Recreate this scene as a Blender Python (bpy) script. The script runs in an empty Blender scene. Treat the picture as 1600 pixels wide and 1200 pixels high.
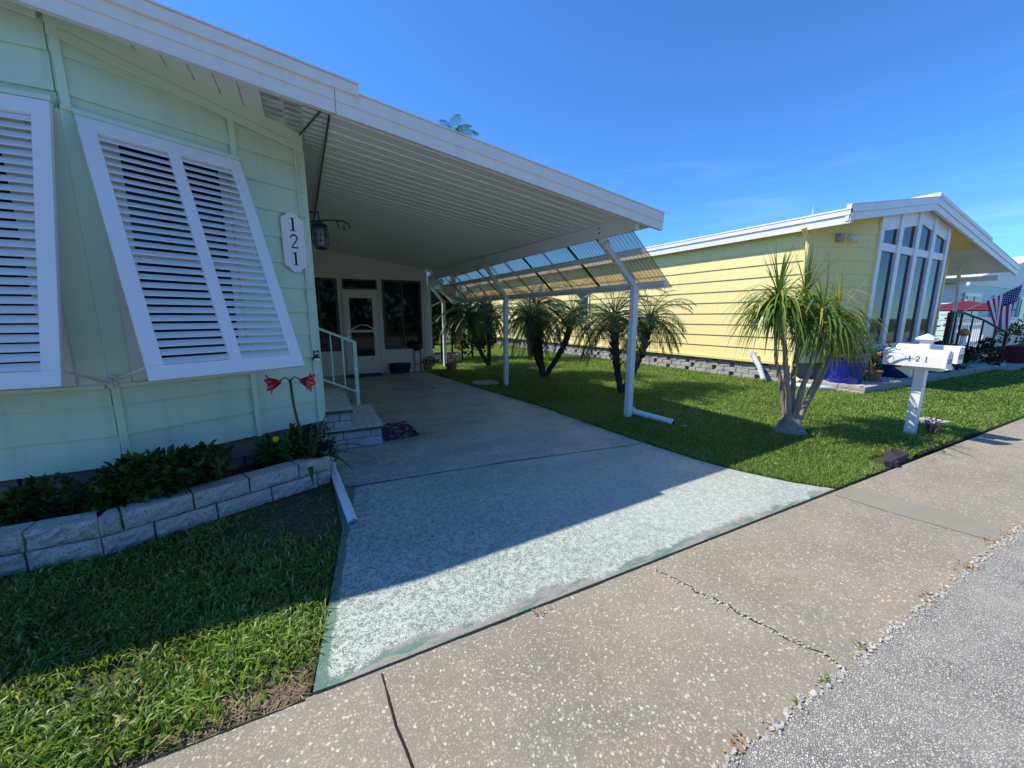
import bpy, bmesh, math, random
import numpy as np
from mathutils import Vector, Matrix
R = math.radians
rng = random.Random(7)
nr = np.random.default_rng(11)
SC = bpy.context.scene
COL = SC.collection

# ------------------------------------------------------------------ camera
cd = bpy.data.cameras.new('camera')
cam = bpy.data.objects.new('camera', cd)
COL.objects.link(cam)
SC.camera = cam
cd.sensor_width = 36.0
cd.lens = 600.0 / 1600.0 * 36.0
cd.clip_start = 0.05
cd.clip_end = 2000
cam.location = (0, 0, 1.55)
cam.rotation_euler = (R(90) - math.atan(105 / 600.0), 0, -R(26.8))

# ------------------------------------------------------------------ world, sun, exposure
SUNV = Vector((-0.65, 0.40, 1.0)).normalized()
EL = math.asin(SUNV.z)
AZ = math.atan2(SUNV.x, SUNV.y)
w = bpy.data.worlds.new('World')
SC.world = w
w.use_nodes = True
wn = w.node_tree.nodes
sky = wn.new('ShaderNodeTexSky')
sky.sky_type = 'NISHITA'
sky.sun_disc = False
sky.sun_elevation = EL
sky.sun_rotation = AZ
sky.altitude = 300
sky.air_density = 1.0
sky.dust_density = 0.0
sky.ozone_density = 3.0
tint = wn.new('ShaderNodeMix')                # the phone's deep blue rendering of a clear sky
tint.data_type = 'RGBA'
tint.blend_type = 'MULTIPLY'
tint.inputs[0].default_value = 1.0
tint.inputs[7].default_value = (.25, .495, .76, 1)
w.node_tree.links.new(sky.outputs[0], tint.inputs[6])
# faint high cirrus low in the sky
wl = w.node_tree.links
wtc = wn.new('ShaderNodeTexCoord')
wmp = wn.new('ShaderNodeMapping'); wmp.inputs['Scale'].default_value = (1.6, 1.6, 9.0); wmp.inputs['Rotation'].default_value = (.12, .05, .4)
wl.new(wtc.outputs['Generated'], wmp.inputs[0])
wno = wn.new('ShaderNodeTexNoise'); wno.inputs['Scale'].default_value = 2.3; wno.inputs['Detail'].default_value = 9; wno.inputs['Roughness'].default_value = .62; wno.inputs['Distortion'].default_value = .6
wl.new(wmp.outputs[0], wno.inputs['Vector'])
wmr = wn.new('ShaderNodeMapRange'); wmr.inputs[1].default_value = .53; wmr.inputs[2].default_value = .80; wmr.inputs[3].default_value = 0; wmr.inputs[4].default_value = .2
wl.new(wno.outputs['Fac'], wmr.inputs[0])
wsx = wn.new('ShaderNodeSeparateXYZ'); wl.new(wtc.outputs['Generated'], wsx.inputs[0])
wme = wn.new('ShaderNodeMapRange'); wme.inputs[1].default_value = .05; wme.inputs[2].default_value = .42; wme.inputs[3].default_value = 1; wme.inputs[4].default_value = 0
wl.new(wsx.outputs[2], wme.inputs[0])
wmm = wn.new('ShaderNodeMath'); wmm.operation = 'MULTIPLY'; wl.new(wmr.outputs[0], wmm.inputs[0]); wl.new(wme.outputs[0], wmm.inputs[1])
wci = wn.new('ShaderNodeMix'); wci.data_type = 'RGBA'; wci.inputs[7].default_value = (3.6, 4.6, 5.6, 1)
wl.new(wmm.outputs[0], wci.inputs[0]); wl.new(tint.outputs[2], wci.inputs[6])
wl.new(wci.outputs[2], wn['Background'].inputs[0])
wn['Background'].inputs[1].default_value = 0.15
sd = bpy.data.lights.new('sun', 'SUN')
sd.energy = 2.85
sd.angle = R(0.5)
sd.color = (1.0, 0.94, 0.85)
so = bpy.data.objects.new('sun', sd)
COL.objects.link(so)
so.rotation_euler = (-SUNV).to_track_quat('-Z', 'Y').to_euler()
SC.view_settings.view_transform = 'Standard'
SC.view_settings.look = 'None'
SC.view_settings.exposure = 1.02
SC.view_settings.gamma = 1.0
SC.render.engine = 'CYCLES'
SC.cycles.max_bounces = 8
SC.cycles.transparent_max_bounces = 16
SC.cycles.use_denoising = True

# ------------------------------------------------------------------ materials
def newmat(name):
    m = bpy.data.materials.new(name)
    m.use_nodes = True
    nt = m.node_tree
    return m, nt, nt.nodes['Principled BSDF']

class N:
    """small node helper"""
    def __init__(s, nt):
        s.nt = nt
        s.tc = nt.nodes.new('ShaderNodeTexCoord')
    def link(s, a, b):
        s.nt.links.new(a, b)
    def map(s, sc=(1, 1, 1), rot=(0, 0, 0), loc=(0, 0, 0)):
        m = s.nt.nodes.new('ShaderNodeMapping')
        m.inputs['Scale'].default_value = sc
        m.inputs['Rotation'].default_value = rot
        m.inputs['Location'].default_value = loc
        s.link(s.tc.outputs['Object'], m.inputs[0])
        return m.outputs[0]
    def noise(s, scale, detail=4, rough=.55, vec=None, dist=0):
        n = s.nt.nodes.new('ShaderNodeTexNoise')
        n.inputs['Scale'].default_value = scale
        n.inputs['Detail'].default_value = detail
        n.inputs['Roughness'].default_value = rough
        n.inputs['Distortion'].default_value = dist
        s.link(vec if vec is not None else s.tc.outputs['Object'], n.inputs['Vector'])
        return n.outputs['Fac']
    def voro(s, scale, out='Distance', feature='F1', vec=None, rand=1.0):
        n = s.nt.nodes.new('ShaderNodeTexVoronoi')
        n.feature = feature
        n.inputs['Scale'].default_value = scale
        n.inputs['Randomness'].default_value = rand
        s.link(vec if vec is not None else s.tc.outputs['Object'], n.inputs['Vector'])
        return n.outputs[out]
    def rng(s, v, a, b, c=0.0, d=1.0):
        n = s.nt.nodes.new('ShaderNodeMapRange')
        s.link(v, n.inputs[0])
        for i, x in enumerate((a, b, c, d)):
            n.inputs[i + 1].default_value = x
        return n.outputs[0]
    def math(s, op, a, b=None):
        n = s.nt.nodes.new('ShaderNodeMath')
        n.operation = op
        for i, x in enumerate((a, b)):
            if x is None: continue
            if isinstance(x, (int, float)): n.inputs[i].default_value = x
            else: s.link(x, n.inputs[i])
        return n.outputs[0]
    def mix(s, f, a, b):
        n = s.nt.nodes.new('ShaderNodeMix')
        n.data_type = 'RGBA'
        for k, x in ((0, f), (6, a), (7, b)):
            if isinstance(x, (int, float)): n.inputs[k].default_value = x
            elif isinstance(x, tuple): n.inputs[k].default_value = (*x, 1) if len(x) == 3 else x
            else: s.link(x, n.inputs[k])
        return n.outputs[2]
    def bump(s, h, strength=.3, dist=.01):
        n = s.nt.nodes.new('ShaderNodeBump')
        n.inputs['Strength'].default_value = strength
        n.inputs['Distance'].default_value = dist
        s.link(h, n.inputs['Height'])
        return n.outputs[0]
    def sep(s):
        n = s.nt.nodes.new('ShaderNodeSeparateXYZ')
        s.link(s.tc.outputs['Object'], n.inputs[0])
        return n.outputs
    def attr(s, name):
        n = s.nt.nodes.new('ShaderNodeAttribute')
        n.attribute_name = name
        return n.outputs['Fac']
    def ramp(s, v, stops):
        n = s.nt.nodes.new('ShaderNodeValToRGB')
        e = n.color_ramp.elements
        while len(e) < len(stops): e.new(.5)
        for q, (p, c) in zip(e, stops):
            q.position = p
            q.color = (*c, 1)
        s.link(v, n.inputs[0])
        return n.outputs[0]

def mul(c, k):
    return tuple(min(1, x * k) for x in c)

def paint(name, c, rough=.45, var=.08, vs=2.0, fine=60, bump=.15, dirt=None, dirt_amt=.35, spec=.4, metal=0, stretch=(1, 1, 1), streak=0):
    m, nt, p = newmat(name)
    n = N(nt)
    v = n.map(stretch)
    col = n.mix(n.noise(vs, 6, .6, v), mul(c, 1 - var), mul(c, 1 + var))
    if dirt:
        f = n.rng(n.noise(vs * 3.1, 8, .7, v), .48, .75, 0, dirt_amt)
        col = n.mix(f, col, dirt)
    n.link(col, p.inputs['Base Color'])
    p.inputs['Roughness'].default_value = rough
    p.inputs['Specular IOR Level'].default_value = spec
    p.inputs['Metallic'].default_value = metal
    if streak:
        sv = n.map((9, 9, .45))
        f = n.rng(n.noise(1.0, 6, .65, sv), .50, .74, 0, streak)
        col = n.mix(f, col, mul(c, .55))
        n.link(col, p.inputs['Base Color'])
    if bump:
        n.link(n.bump(n.noise(fine, 5, .6, v), bump, .004), p.inputs['Normal'])
    return m

MT = {}
MT['green_siding'] = paint('green_siding', (.62, .77, .59), .5, .08, 1.5, 26, .6, stretch=(1, 1, 7), dirt=(.52, .64, .46), dirt_amt=.3, streak=.3)
MT['green_trim'] = paint('green_trim', (.63, .78, .60), .45, .05)
MT['white'] = paint('white_paint', (.84, .80, .77), .4, .03, 2, 50, .1, dirt=(.6, .58, .52), dirt_amt=.22)
MT['white_metal'] = paint('white_metal', (.84, .81, .80), .33, .03, 1.5, 30, .05, dirt=(.62, .6, .55), dirt_amt=.18)
MT['fascia'] = paint('fascia_metal', (.84, .79, .74), .35, .03, 1.0, 30, .04, dirt=(.68, .65, .6), dirt_amt=.25, stretch=(.4, 1, 3), streak=.22)
MT['ceiling'] = paint('ceiling_pan', (.88, .84, .78), .42, .04, 1.2, 30, .04, dirt=(.68, .63, .57), dirt_amt=.3, stretch=(.25, 2, 1))
MT['cream'] = paint('cream_trim', (.70, .67, .60), .5, .05, dirt=(.5, .47, .4), dirt_amt=.3)
MT['roof'] = paint('roof_metal', (.78, .78, .77), .5, .05)
MT['yellow'] = paint('yellow_siding', (.90, .745, .31), .5, .05, .8, 40, .2, stretch=(1, 1, 5), dirt=(.78, .64, .30), dirt_amt=.3, streak=.22)
MT['yellow_trim'] = paint('yellow_trim', (.84, .69, .28), .45, .05)
MT['black_metal'] = paint('black_metal', (.02, .02, .022), .4, .2)
MT['bronze'] = paint('bronze_frame', (.07, .068, .06), .4, .15)
MT['soil'] = paint('soil', (.035, .026, .018), .95, .45, 9, 90, .9)
MT['mulch'] = paint('mulch', (.06, .042, .030), .95, .5, 14, 120, 1.0)
MT['pvc'] = paint('pvc', (.78, .80, .82), .35, .04, dirt=(.5, .5, .45), dirt_amt=.3)
MT['blue_glaze'] = paint('blue_glaze', (.010, .02, .22), .12, .2, 3, 20, .05, spec=.6)
MT['navy_glaze'] = paint('navy_glaze', (.012, .018, .10), .2, .2, 3, 20, .05, spec=.6)
MT['navy'] = paint('navy_plastic', (.012, .015, .06), .35, .2)
MT['terracotta'] = paint('terracotta', (.36, .15, .08), .8, .15, 6)
MT['olive_glaze'] = paint('olive_glaze', (.30, .26, .06), .35, .2, 6)
MT['grey_pot'] = paint('grey_box', (.35, .35, .34), .5, .1)
MT['maroon'] = paint('maroon_cloth', (.12, .012, .025), .7, .15)
MT['mint'] = paint('mint_wall', (.55, .72, .68), .5, .05)
MT['rubber'] = paint('rubber_edging', (.04, .04, .042), .75, .3, 8)
MT['concrete'] = paint('concrete', (.40, .38, .34), .9, .12, 4, 120, .5, dirt=(.25, .23, .2))
MT['stone'] = paint('stone', (.40, .35, .29), .9, .2, 7, 80, .6, dirt=(.2, .17, .13))
MT['curtain'] = paint('curtain', (.06, .055, .05), .9, .2)
MT['bark_grey'] = paint('bark_grey', (.34, .28, .21), .9, .35, 9, 38, 1.6, dirt=(.11, .085, .06), dirt_amt=.8, stretch=(1, 1, 3.5))
MT['bark_dark'] = paint('bark_dark', (.055, .038, .027), .95, .4, 16, 60, 1.0)
MT['mailbox'] = paint('mailbox_white', (.84, .83, .81), .32, .03, 2, 30, .06, dirt=(.62, .6, .55), dirt_amt=.25, streak=.18)

def glass_dark(name, c=(.008, .010, .012), rough=.04, spec=.6):
    m, nt, p = newmat(name)
    p.inputs['Base Color'].default_value = (*c, 1)
    p.inputs['Roughness'].default_value = rough
    p.inputs['Specular IOR Level'].default_value = spec
    n = N(nt)
    n.link(n.bump(n.noise(1.3, 2, .5), .06, .02), p.inputs['Normal'])
    return m
MT['glass'] = glass_dark('dark_glass', spec=.22)
MT['glass_dim'] = glass_dark('screen_glass', (.010, .010, .010), .25, .25)

def leafmat(name, c1, c2, c3=None, rough=.45, trans=.25, spec=.35):
    m, nt, p = newmat(name)
    n = N(nt)
    a = n.attr('rnd')
    stops = [(0, c1), (.7, c2), (1, c3 or c2)]
    col = n.ramp(a, stops)
    n.link(col, p.inputs['Base Color'])
    p.inputs['Roughness'].default_value = rough
    p.inputs['Specular IOR Level'].default_value = spec
    tr = nt.nodes.new('ShaderNodeBsdfTranslucent')
    hs = nt.nodes.new('ShaderNodeHueSaturation')
    hs.inputs['Value'].default_value = 1.3
    hs.inputs['Saturation'].default_value = 1.1
    n.link(col, hs.inputs['Color'])
    n.link(hs.outputs[0], tr.inputs[0])
    mx = nt.nodes.new('ShaderNodeMixShader')
    mx.inputs[0].default_value = trans
    n.link(p.outputs[0], mx.inputs[1])
    n.link(tr.outputs[0], mx.inputs[2])
    n.link(mx.outputs[0], nt.nodes['Material Output'].inputs[0])
    return m
MT['grass_near'] = leafmat('grass_near', (.045, .085, .012), (.22, .35, .05), (.62, .54, .26), .4, .42)
MT['grass_lawn'] = leafmat('grass_lawn', (.09, .17, .028), (.25, .385, .075), (.52, .46, .16), .45, .42)
MT['straw'] = leafmat('straw', (.12, .085, .05), (.26, .19, .11), (.36, .28, .17), .8, .1)
MT['palm_leaf'] = leafmat('palm_leaf', (.04, .08, .018), (.12, .19, .05), (.28, .25, .09), .35, .2)
MT['strap_leaf'] = leafmat('strap_leaf', (.07, .14, .022), (.22, .31, .05), (.52, .44, .07), .35, .25)
MT['strap_yellow'] = leafmat('strap_yellow', (.13, .19, .03), (.34, .33, .04), (.52, .36, .05), .35, .25)
MT['shrub_leaf'] = leafmat('shrub_leaf', (.018, .045, .010), (.045, .10, .018), (.085, .15, .028), .4, .15)
MT['dark_leaf'] = leafmat('dark_leaf', (.012, .026, .009), (.03, .05, .016), (.06, .085, .03), .4, .15)
MT['lily_leaf'] = leafmat('lily_leaf', (.03, .07, .018), (.06, .12, .03), (.08, .15, .04), .35, .15)
MT['red_petal'] = leafmat('red_petal', (.42, .012, .016), (.58, .03, .03), (.75, .35, .30), .45, .2)
MT['yellow_petal'] = leafmat('yellow_petal', (.75, .50, .02), (.8, .6, .03), (.8, .6, .03), .5, .2)
MT['pink_petal'] = leafmat('pink_petal', (.55, .12, .16), (.7, .25, .28), (.8, .5, .5), .5, .2)
MT['red_leaf'] = leafmat('red_leaf', (.16, .05, .06), (.28, .12, .12), (.36, .22, .20), .5, .2)
MT['dead_leaf'] = leafmat('dead_leaf', (.22, .09, .03), (.36, .17, .06), (.45, .28, .12), .8, .1)

def mat_driveway():
    m, nt, p = newmat('driveway_paint')
    n = N(nt)
    x, y, z = n.sep()
    # knockdown texture: broken curly ridges
    wv = n.noise(3.0, 2, .5)
    v1 = n.map((30, 36, 30), (0, 0, .5))
    r1 = n.math('ABSOLUTE', n.math('SUBTRACT', n.noise(1.0, 2.0, .5, v1, 1.2), .5))
    v2 = n.map((42, 36, 36), (0, 0, -.7), (3, 7, 1))
    r2 = n.math('ABSOLUTE', n.math('SUBTRACT', n.noise(1.0, 2.0, .5, v2, 1.0), .5))
    l1 = n.rng(r1, .022, .045, 1, 0)
    l2 = n.rng(r2, .016, .035, 1, 0)
    k1 = n.rng(n.noise(21, 2, .5), .40, .46)
    k2 = n.rng(n.noise(25, 2, .5, n.map((1, 1, 1), (0, 0, 0), (9, 4, 2))), .42, .48)
    mark = n.math('MAXIMUM', n.math('MULTIPLY', l1, k1), n.math('MULTIPLY', l2, k2))
    dens = n.rng(n.noise(1.1, 3, .6), .30, .60, .8, 1.0)
    mark = n.math('MULTIPLY', mark, dens)
    base = n.mix(n.noise(.8, 5, .6), (.47, .51, .44), (.57, .59, .51))
    yel = n.rng(n.noise(.55, 3, .5, n.map((1, 1, 1), (0, 0, 0), (4.3, 1, 0))), .55, .75, 0, .55)
    base = n.mix(yel, base, (.54, .56, .41))
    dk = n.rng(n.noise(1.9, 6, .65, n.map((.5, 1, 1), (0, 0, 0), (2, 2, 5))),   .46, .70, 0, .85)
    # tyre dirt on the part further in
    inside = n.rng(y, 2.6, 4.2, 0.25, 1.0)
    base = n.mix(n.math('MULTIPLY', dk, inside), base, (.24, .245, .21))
    col = n.mix(n.math('MULTIPLY', mark, n.rng(x, .3, 2.4, .9, .5)), base, (.085, .14, .115))
    # worn bare band along the street joint, with remains of dark green paint
    edge = n.math('ADD', n.math('SUBTRACT', y, 1.58), n.math('MULTIPLY', n.math('SUBTRACT', n.noise(2.4, 8, .7), .5), .46))
    bare = n.rng(edge, .055, .09, 1, 0)
    bar_c = n.mix(n.noise(9, 6, .7), (.25, .232, .195), (.35, .325, .28))
    gp = n.math('MULTIPLY', n.rng(n.noise(5.5, 6, .7, n.map((.7, 2.4, 1))), .49, .56), n.rng(y, 1.62, 1.72, 1, 0))
    bar_c = n.mix(gp, bar_c, (.12, .22, .16))
    col = n.mix(n.math('MULTIPLY', bare, .95), col, bar_c)
    # dark green painted border on the house side
    lx = n.math('SUBTRACT', x, n.math('ADD', n.math('MULTIPLY', n.math('SUBTRACT', y, 1.57), .145), -.13))
    bord = n.math('MULTIPLY', n.rng(n.math('ADD', lx, n.math('MULTIPLY', n.math('SUBTRACT', n.noise(12, 4), .5), .05)), .042, .052, 1, 0), n.rng(y, 3.6, 3.8, 1, 0))
    col = n.mix(n.math('MULTIPLY', bord, .9), col, (.10, .19, .14))
    n.link(col, p.inputs['Base Color'])
    n.link(n.rng(n.noise(3, 4), .3, .7, .24, .5), p.inputs['Roughness'])
    p.inputs['Specular IOR Level'].default_value = .45
    h = n.math('ADD', n.math('MULTIPLY', mark, -1.0), n.math('MULTIPLY', n.noise(90, 3), .25))
    n.link(n.bump(h, .5, .004), p.inputs['Normal'])
    return m

def mat_sidewalk():
    m, nt, p = newmat('shell_concrete')
    n = N(nt)
    base = n.mix(n.rng(n.noise(1.3, 9, .72), .3, .7), (.212, .184, .130), (.405, .360, .275))
    base = n.mix(n.rng(n.noise(140, 3, .6), .35, .65), mul((.28, .245, .175), .85), base)
    stain = n.rng(n.noise(.9, 7, .7, n.map((1, .6, 1), (0, 0, .6), (5, 2, 0))), .53, .70, 0, .55)
    base = n.mix(stain, base, (.15, .145, .13))
    rust = n.rng(n.noise(1.3, 7, .7, n.map((1, 3, 1), (0, 0, 0), (1, 9, 0))), .52, .72, 0, .5)
    base = n.mix(rust, base, (.42, .30, .17))
    wv0 = n.map((1, 1, 0.01))
    wadd = nt.nodes.new('ShaderNodeVectorMath'); wadd.operation = 'ADD'
    wns = nt.nodes.new('ShaderNodeTexNoise'); wns.inputs['Scale'].default_value = 70; n.link(wv0, wns.inputs['Vector'])
    wsc = nt.nodes.new('ShaderNodeVectorMath'); wsc.operation = 'SCALE'; wsc.inputs['Scale'].default_value = .014; n.link(wns.outputs['Color'], wsc.inputs[0])
    n.link(wv0, wadd.inputs[0]); n.link(wsc.outputs[0], wadd.inputs[1]); wv = wadd.outputs[0]
    def flecks(scale, size, thr):
        d = n.voro(scale, 'Distance', vec=wv)
        c = nt.nodes[-1]
        hv = nt.nodes.new('ShaderNodeSeparateColor')
        n.link(c.outputs['Color'], hv.inputs[0])
        r = n.rng(hv.outputs[0], thr, 1.0, 0, 1)
        thick = n.math('MULTIPLY', r, size)
        return n.rng(n.math('SUBTRACT', d, thick), -.03, .02, 1, 0), hv.outputs[1]
    f1, c1 = flecks(70, .50, .55)
    f2, c2 = flecks(120, .55, .15)
    k1 = n.rng(c1, .0, 1.0, .35, 1)
    col = n.mix(n.math('MULTIPLY', f2, .6), base, (.49, .45, .35))
    col = n.mix(n.math('MULTIPLY', f1, n.math('MULTIPLY', k1, .9)), col, (.66, .61, .53))
    dk = n.rng(n.voro(75, 'Distance', vec=n.map((1, 1, .01), (0, 0, .4))), .0, .16, 1, 0)
    col = n.mix(n.math('MULTIPLY', dk, .55), col, (.14, .12, .10))
    n.link(col, p.inputs['Base Color'])
    p.inputs['Roughness'].default_value = .85
    p.inputs['Specular IOR Level'].default_value = .25
    h = n.math('ADD', n.noise(60, 6, .7), n.math('MULTIPLY', f1, .2))
    n.link(n.bump(h, .5, .006), p.inputs['Normal'])
    return m

def mat_road():
    m, nt, p = newmat('asphalt_road')
    n = N(nt)
    wv = n.map((1, 1, .01))
    d = n.voro(120, 'Color', vec=wv)
    sp = nt.nodes.new('ShaderNodeSeparateColor')
    n.link(d, sp.inputs[0])
    st = n.ramp(sp.outputs[0], [(0, (.20, .185, .145)), (.4, (.53, .49, .40)), (1, (.84, .79, .66))])
    gap = n.rng(n.voro(120, 'Distance', 'DISTANCE_TO_EDGE', vec=wv), .03, .2, 0, 1)
    col = n.mix(gap, (.10, .095, .082), st)
    lg = n.rng(n.noise(1.6, 8, .7), .35, .65, .05, .6)
    col = n.mix(lg, col, (.60, .555, .455))
    n.link(col, p.inputs['Base Color'])
    p.inputs['Roughness'].default_value = .85
    h = n.math('ADD', gap, n.noise(150, 4, .7))
    n.link(n.bump(h, .8, .006), p.inputs['Normal'])
    return m

def mat_block(name, a, b, fleck=.5):
    m, nt, p = newmat(name)
    n = N(nt)
    col = n.mix(n.noise(11, 8, .7), a, b)
    sp = n.rng(n.noise(75, 4, .7), .50, .60)
    col = n.mix(n.math('MULTIPLY', sp, fleck), col, (.10, .085, .08))
    st = n.rng(n.noise(3, 5, .6), .52, .7, 0, .5)
    col = n.mix(st, col, mul(a, .45))
    n.link(col, p.inputs['Base Color'])
    p.inputs['Roughness'].default_value = .9
    n.link(n.bump(n.noise(48, 6, .7), 1.0, .012), p.inputs['Normal'])
    return m

def mat_mosaic():
    m, nt, p = newmat('rag_mat')
    n = N(nt)
    d = n.voro(34, 'Color', vec=n.map((1, .7, .01), (0, 0, .5)))
    sp = nt.nodes.new('ShaderNodeSeparateColor')
    n.link(d, sp.inputs[0])
    col = n.ramp(sp.outputs[0], [(0, (.015, .014, .018)), (.45, (.035, .025, .05)), (.62, (.22, .05, .07)), (.8, (.05, .05, .12)), (1, (.55, .48, .45))])
    n.link(col, p.inputs['Base Color'])
    p.inputs['Roughness'].default_value = .95
    n.link(n.bump(n.voro(34), .8, .01), p.inputs['Normal'])
    return m

def mat_awning():
    m, nt, p = newmat('fibreglass_sheet')
    n = N(nt)
    x, y, z = n.sep()
    f = n.rng(n.noise(1.6, 7, .7, n.map((1, 1, .5))), .3, .7)
    low = n.rng(z, 2.34, 2.46, 1, 0)
    # rib shading painted into the colour, darkest in the valleys; grime along the laps
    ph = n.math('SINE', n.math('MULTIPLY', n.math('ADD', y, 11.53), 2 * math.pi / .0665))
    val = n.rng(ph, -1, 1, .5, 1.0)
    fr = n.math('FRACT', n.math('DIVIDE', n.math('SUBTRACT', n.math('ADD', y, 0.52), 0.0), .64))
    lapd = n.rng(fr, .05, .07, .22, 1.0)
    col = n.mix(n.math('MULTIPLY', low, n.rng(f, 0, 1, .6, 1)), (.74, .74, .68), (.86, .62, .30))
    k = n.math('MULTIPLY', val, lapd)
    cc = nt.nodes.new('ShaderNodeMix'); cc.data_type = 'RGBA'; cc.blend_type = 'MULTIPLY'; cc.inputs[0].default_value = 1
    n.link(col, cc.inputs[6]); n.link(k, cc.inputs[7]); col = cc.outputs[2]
    tr = nt.nodes.new('ShaderNodeBsdfTranslucent')
    n.link(col, tr.inputs[0])
    tp = nt.nodes.new('ShaderNodeBsdfTransparent')
    n.link(col, tp.inputs[0])
    mx = nt.nodes.new('ShaderNodeMixShader')
    mx.inputs[0].default_value = .62
    n.link(tr.outputs[0], mx.inputs[1]); n.link(tp.outputs[0], mx.inputs[2])
    gl = nt.nodes.new('ShaderNodeMixShader')
    gl.inputs[0].default_value = .15
    p.inputs['Base Color'].default_value = (.3, .26, .2, 1)
    p.inputs['Roughness'].default_value = .3
    n.link(mx.outputs[0], gl.inputs[1]); n.link(p.outputs[0], gl.inputs[2])
    n.link(gl.outputs[0], nt.nodes['Material Output'].inputs[0])
    return m

def mat_flag():
    m, nt, p = newmat('flag_stripes')
    n = N(nt)
    uv = n.attr('along')
    s = n.math('FRACT', n.math('MULTIPLY', uv, 6.5))
    col = n.mix(n.math('LESS_THAN', s, .5), (.8, .8, .8), (.42, .02, .04))
    n.link(col, p.inputs['Base Color'])
    p.inputs['Roughness'].default_value = .7
    return m

def mat_gravel():
    m, nt, p = newmat('white_marble_chips')
    n = N(nt)
    d = n.voro(28, 'Distance')
    col = n.mix(n.rng(d, .3, .75), (.74, .73, .72), (.38, .38, .40))
    n.link(col, p.inputs['Base Color'])
    p.inputs['Roughness'].default_value = .7
    n.link(n.bump(n.rng(d, 0, .7, 1, 0), 1.0, .02), p.inputs['Normal'])
    return m

def mat_steptop():
    m, nt, p = newmat('step_top_paint')
    n = N(nt)
    r1 = n.math('ABSOLUTE', n.math('SUBTRACT', n.noise(26, 2, .5, None, 1.0), .5))
    mk = n.math('MULTIPLY', n.rng(r1, .02, .045, 1, 0), n.rng(n.noise(14, 2), .45, .55))
    col = n.mix(n.math('MULTIPLY', mk, .9), (.58, .62, .54), (.09, .13, .10))
    n.link(col, p.inputs['Base Color'])
    p.inputs['Roughness'].default_value = .6
    return m

MT['driveway'] = mat_driveway()
MT['sidewalk'] = mat_sidewalk()
MT['road'] = mat_road()
MT['planter_block'] = mat_block('planter_block', (.54, .44, .375), (.76, .64, .555))
MT['pink_block'] = mat_block('pink_block', (.47, .42, .43), (.62, .57, .57), .3)
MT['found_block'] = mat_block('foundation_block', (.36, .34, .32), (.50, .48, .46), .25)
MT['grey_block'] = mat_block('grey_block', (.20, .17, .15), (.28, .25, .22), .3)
MT['paver'] = mat_block('edging_paver', (.42, .37, .30), (.56, .50, .43), .3)
MT['void'] = paint('shadow_void', (.02, .02, .02), .9, .2)
MT['rag_mat'] = mat_mosaic()
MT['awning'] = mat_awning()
MT['flag'] = mat_flag()
MT['gravel'] = mat_gravel()
MT['step_top'] = mat_steptop()
MT['canton'] = paint('flag_canton', (.02, .03, .16), .7, .1)
MT['star_white'] = paint('star_white', (.8, .8, .8), .7, .02)
MT['digit_black'] = paint('digit_black', (.015, .015, .015), .4, .1)
MT['digit_brass'] = paint('digit_brass', (.16, .12, .07), .45, .1, metal=.5)
MT['chrome'] = paint('chrome_knob', (.5, .48, .44), .25, .1, metal=.9)
MT['bulb'] = glass_dark('lamp_glass', (.16, .16, .17), .08, .6)
MT['orange'] = paint('amber_plastic', (.55, .22, .03), .35, .1)
MT['patch'] = paint('smooth_concrete_patch', (.28, .25, .19), .85, .14, 2.5, 90, .3, dirt=(.2, .18, .15), dirt_amt=.5)
MT['crack'] = paint('dirt_in_crack', (.018, .015, .012), .95, .4, 20)
MT['chips'] = mat_block('shell_chips', (.45, .40, .34), (.66, .62, .55), .2)
MT['lawn_soil'] = paint('lawn_soil', (.055, .062, .022), .95, .5, 14, 70, 1.0, dirt=(.03, .035, .012), dirt_amt=.6)
MT['ground'] = paint('far_ground', (.10, .12, .05), .95, .3, .5, 10, .3)

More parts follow.
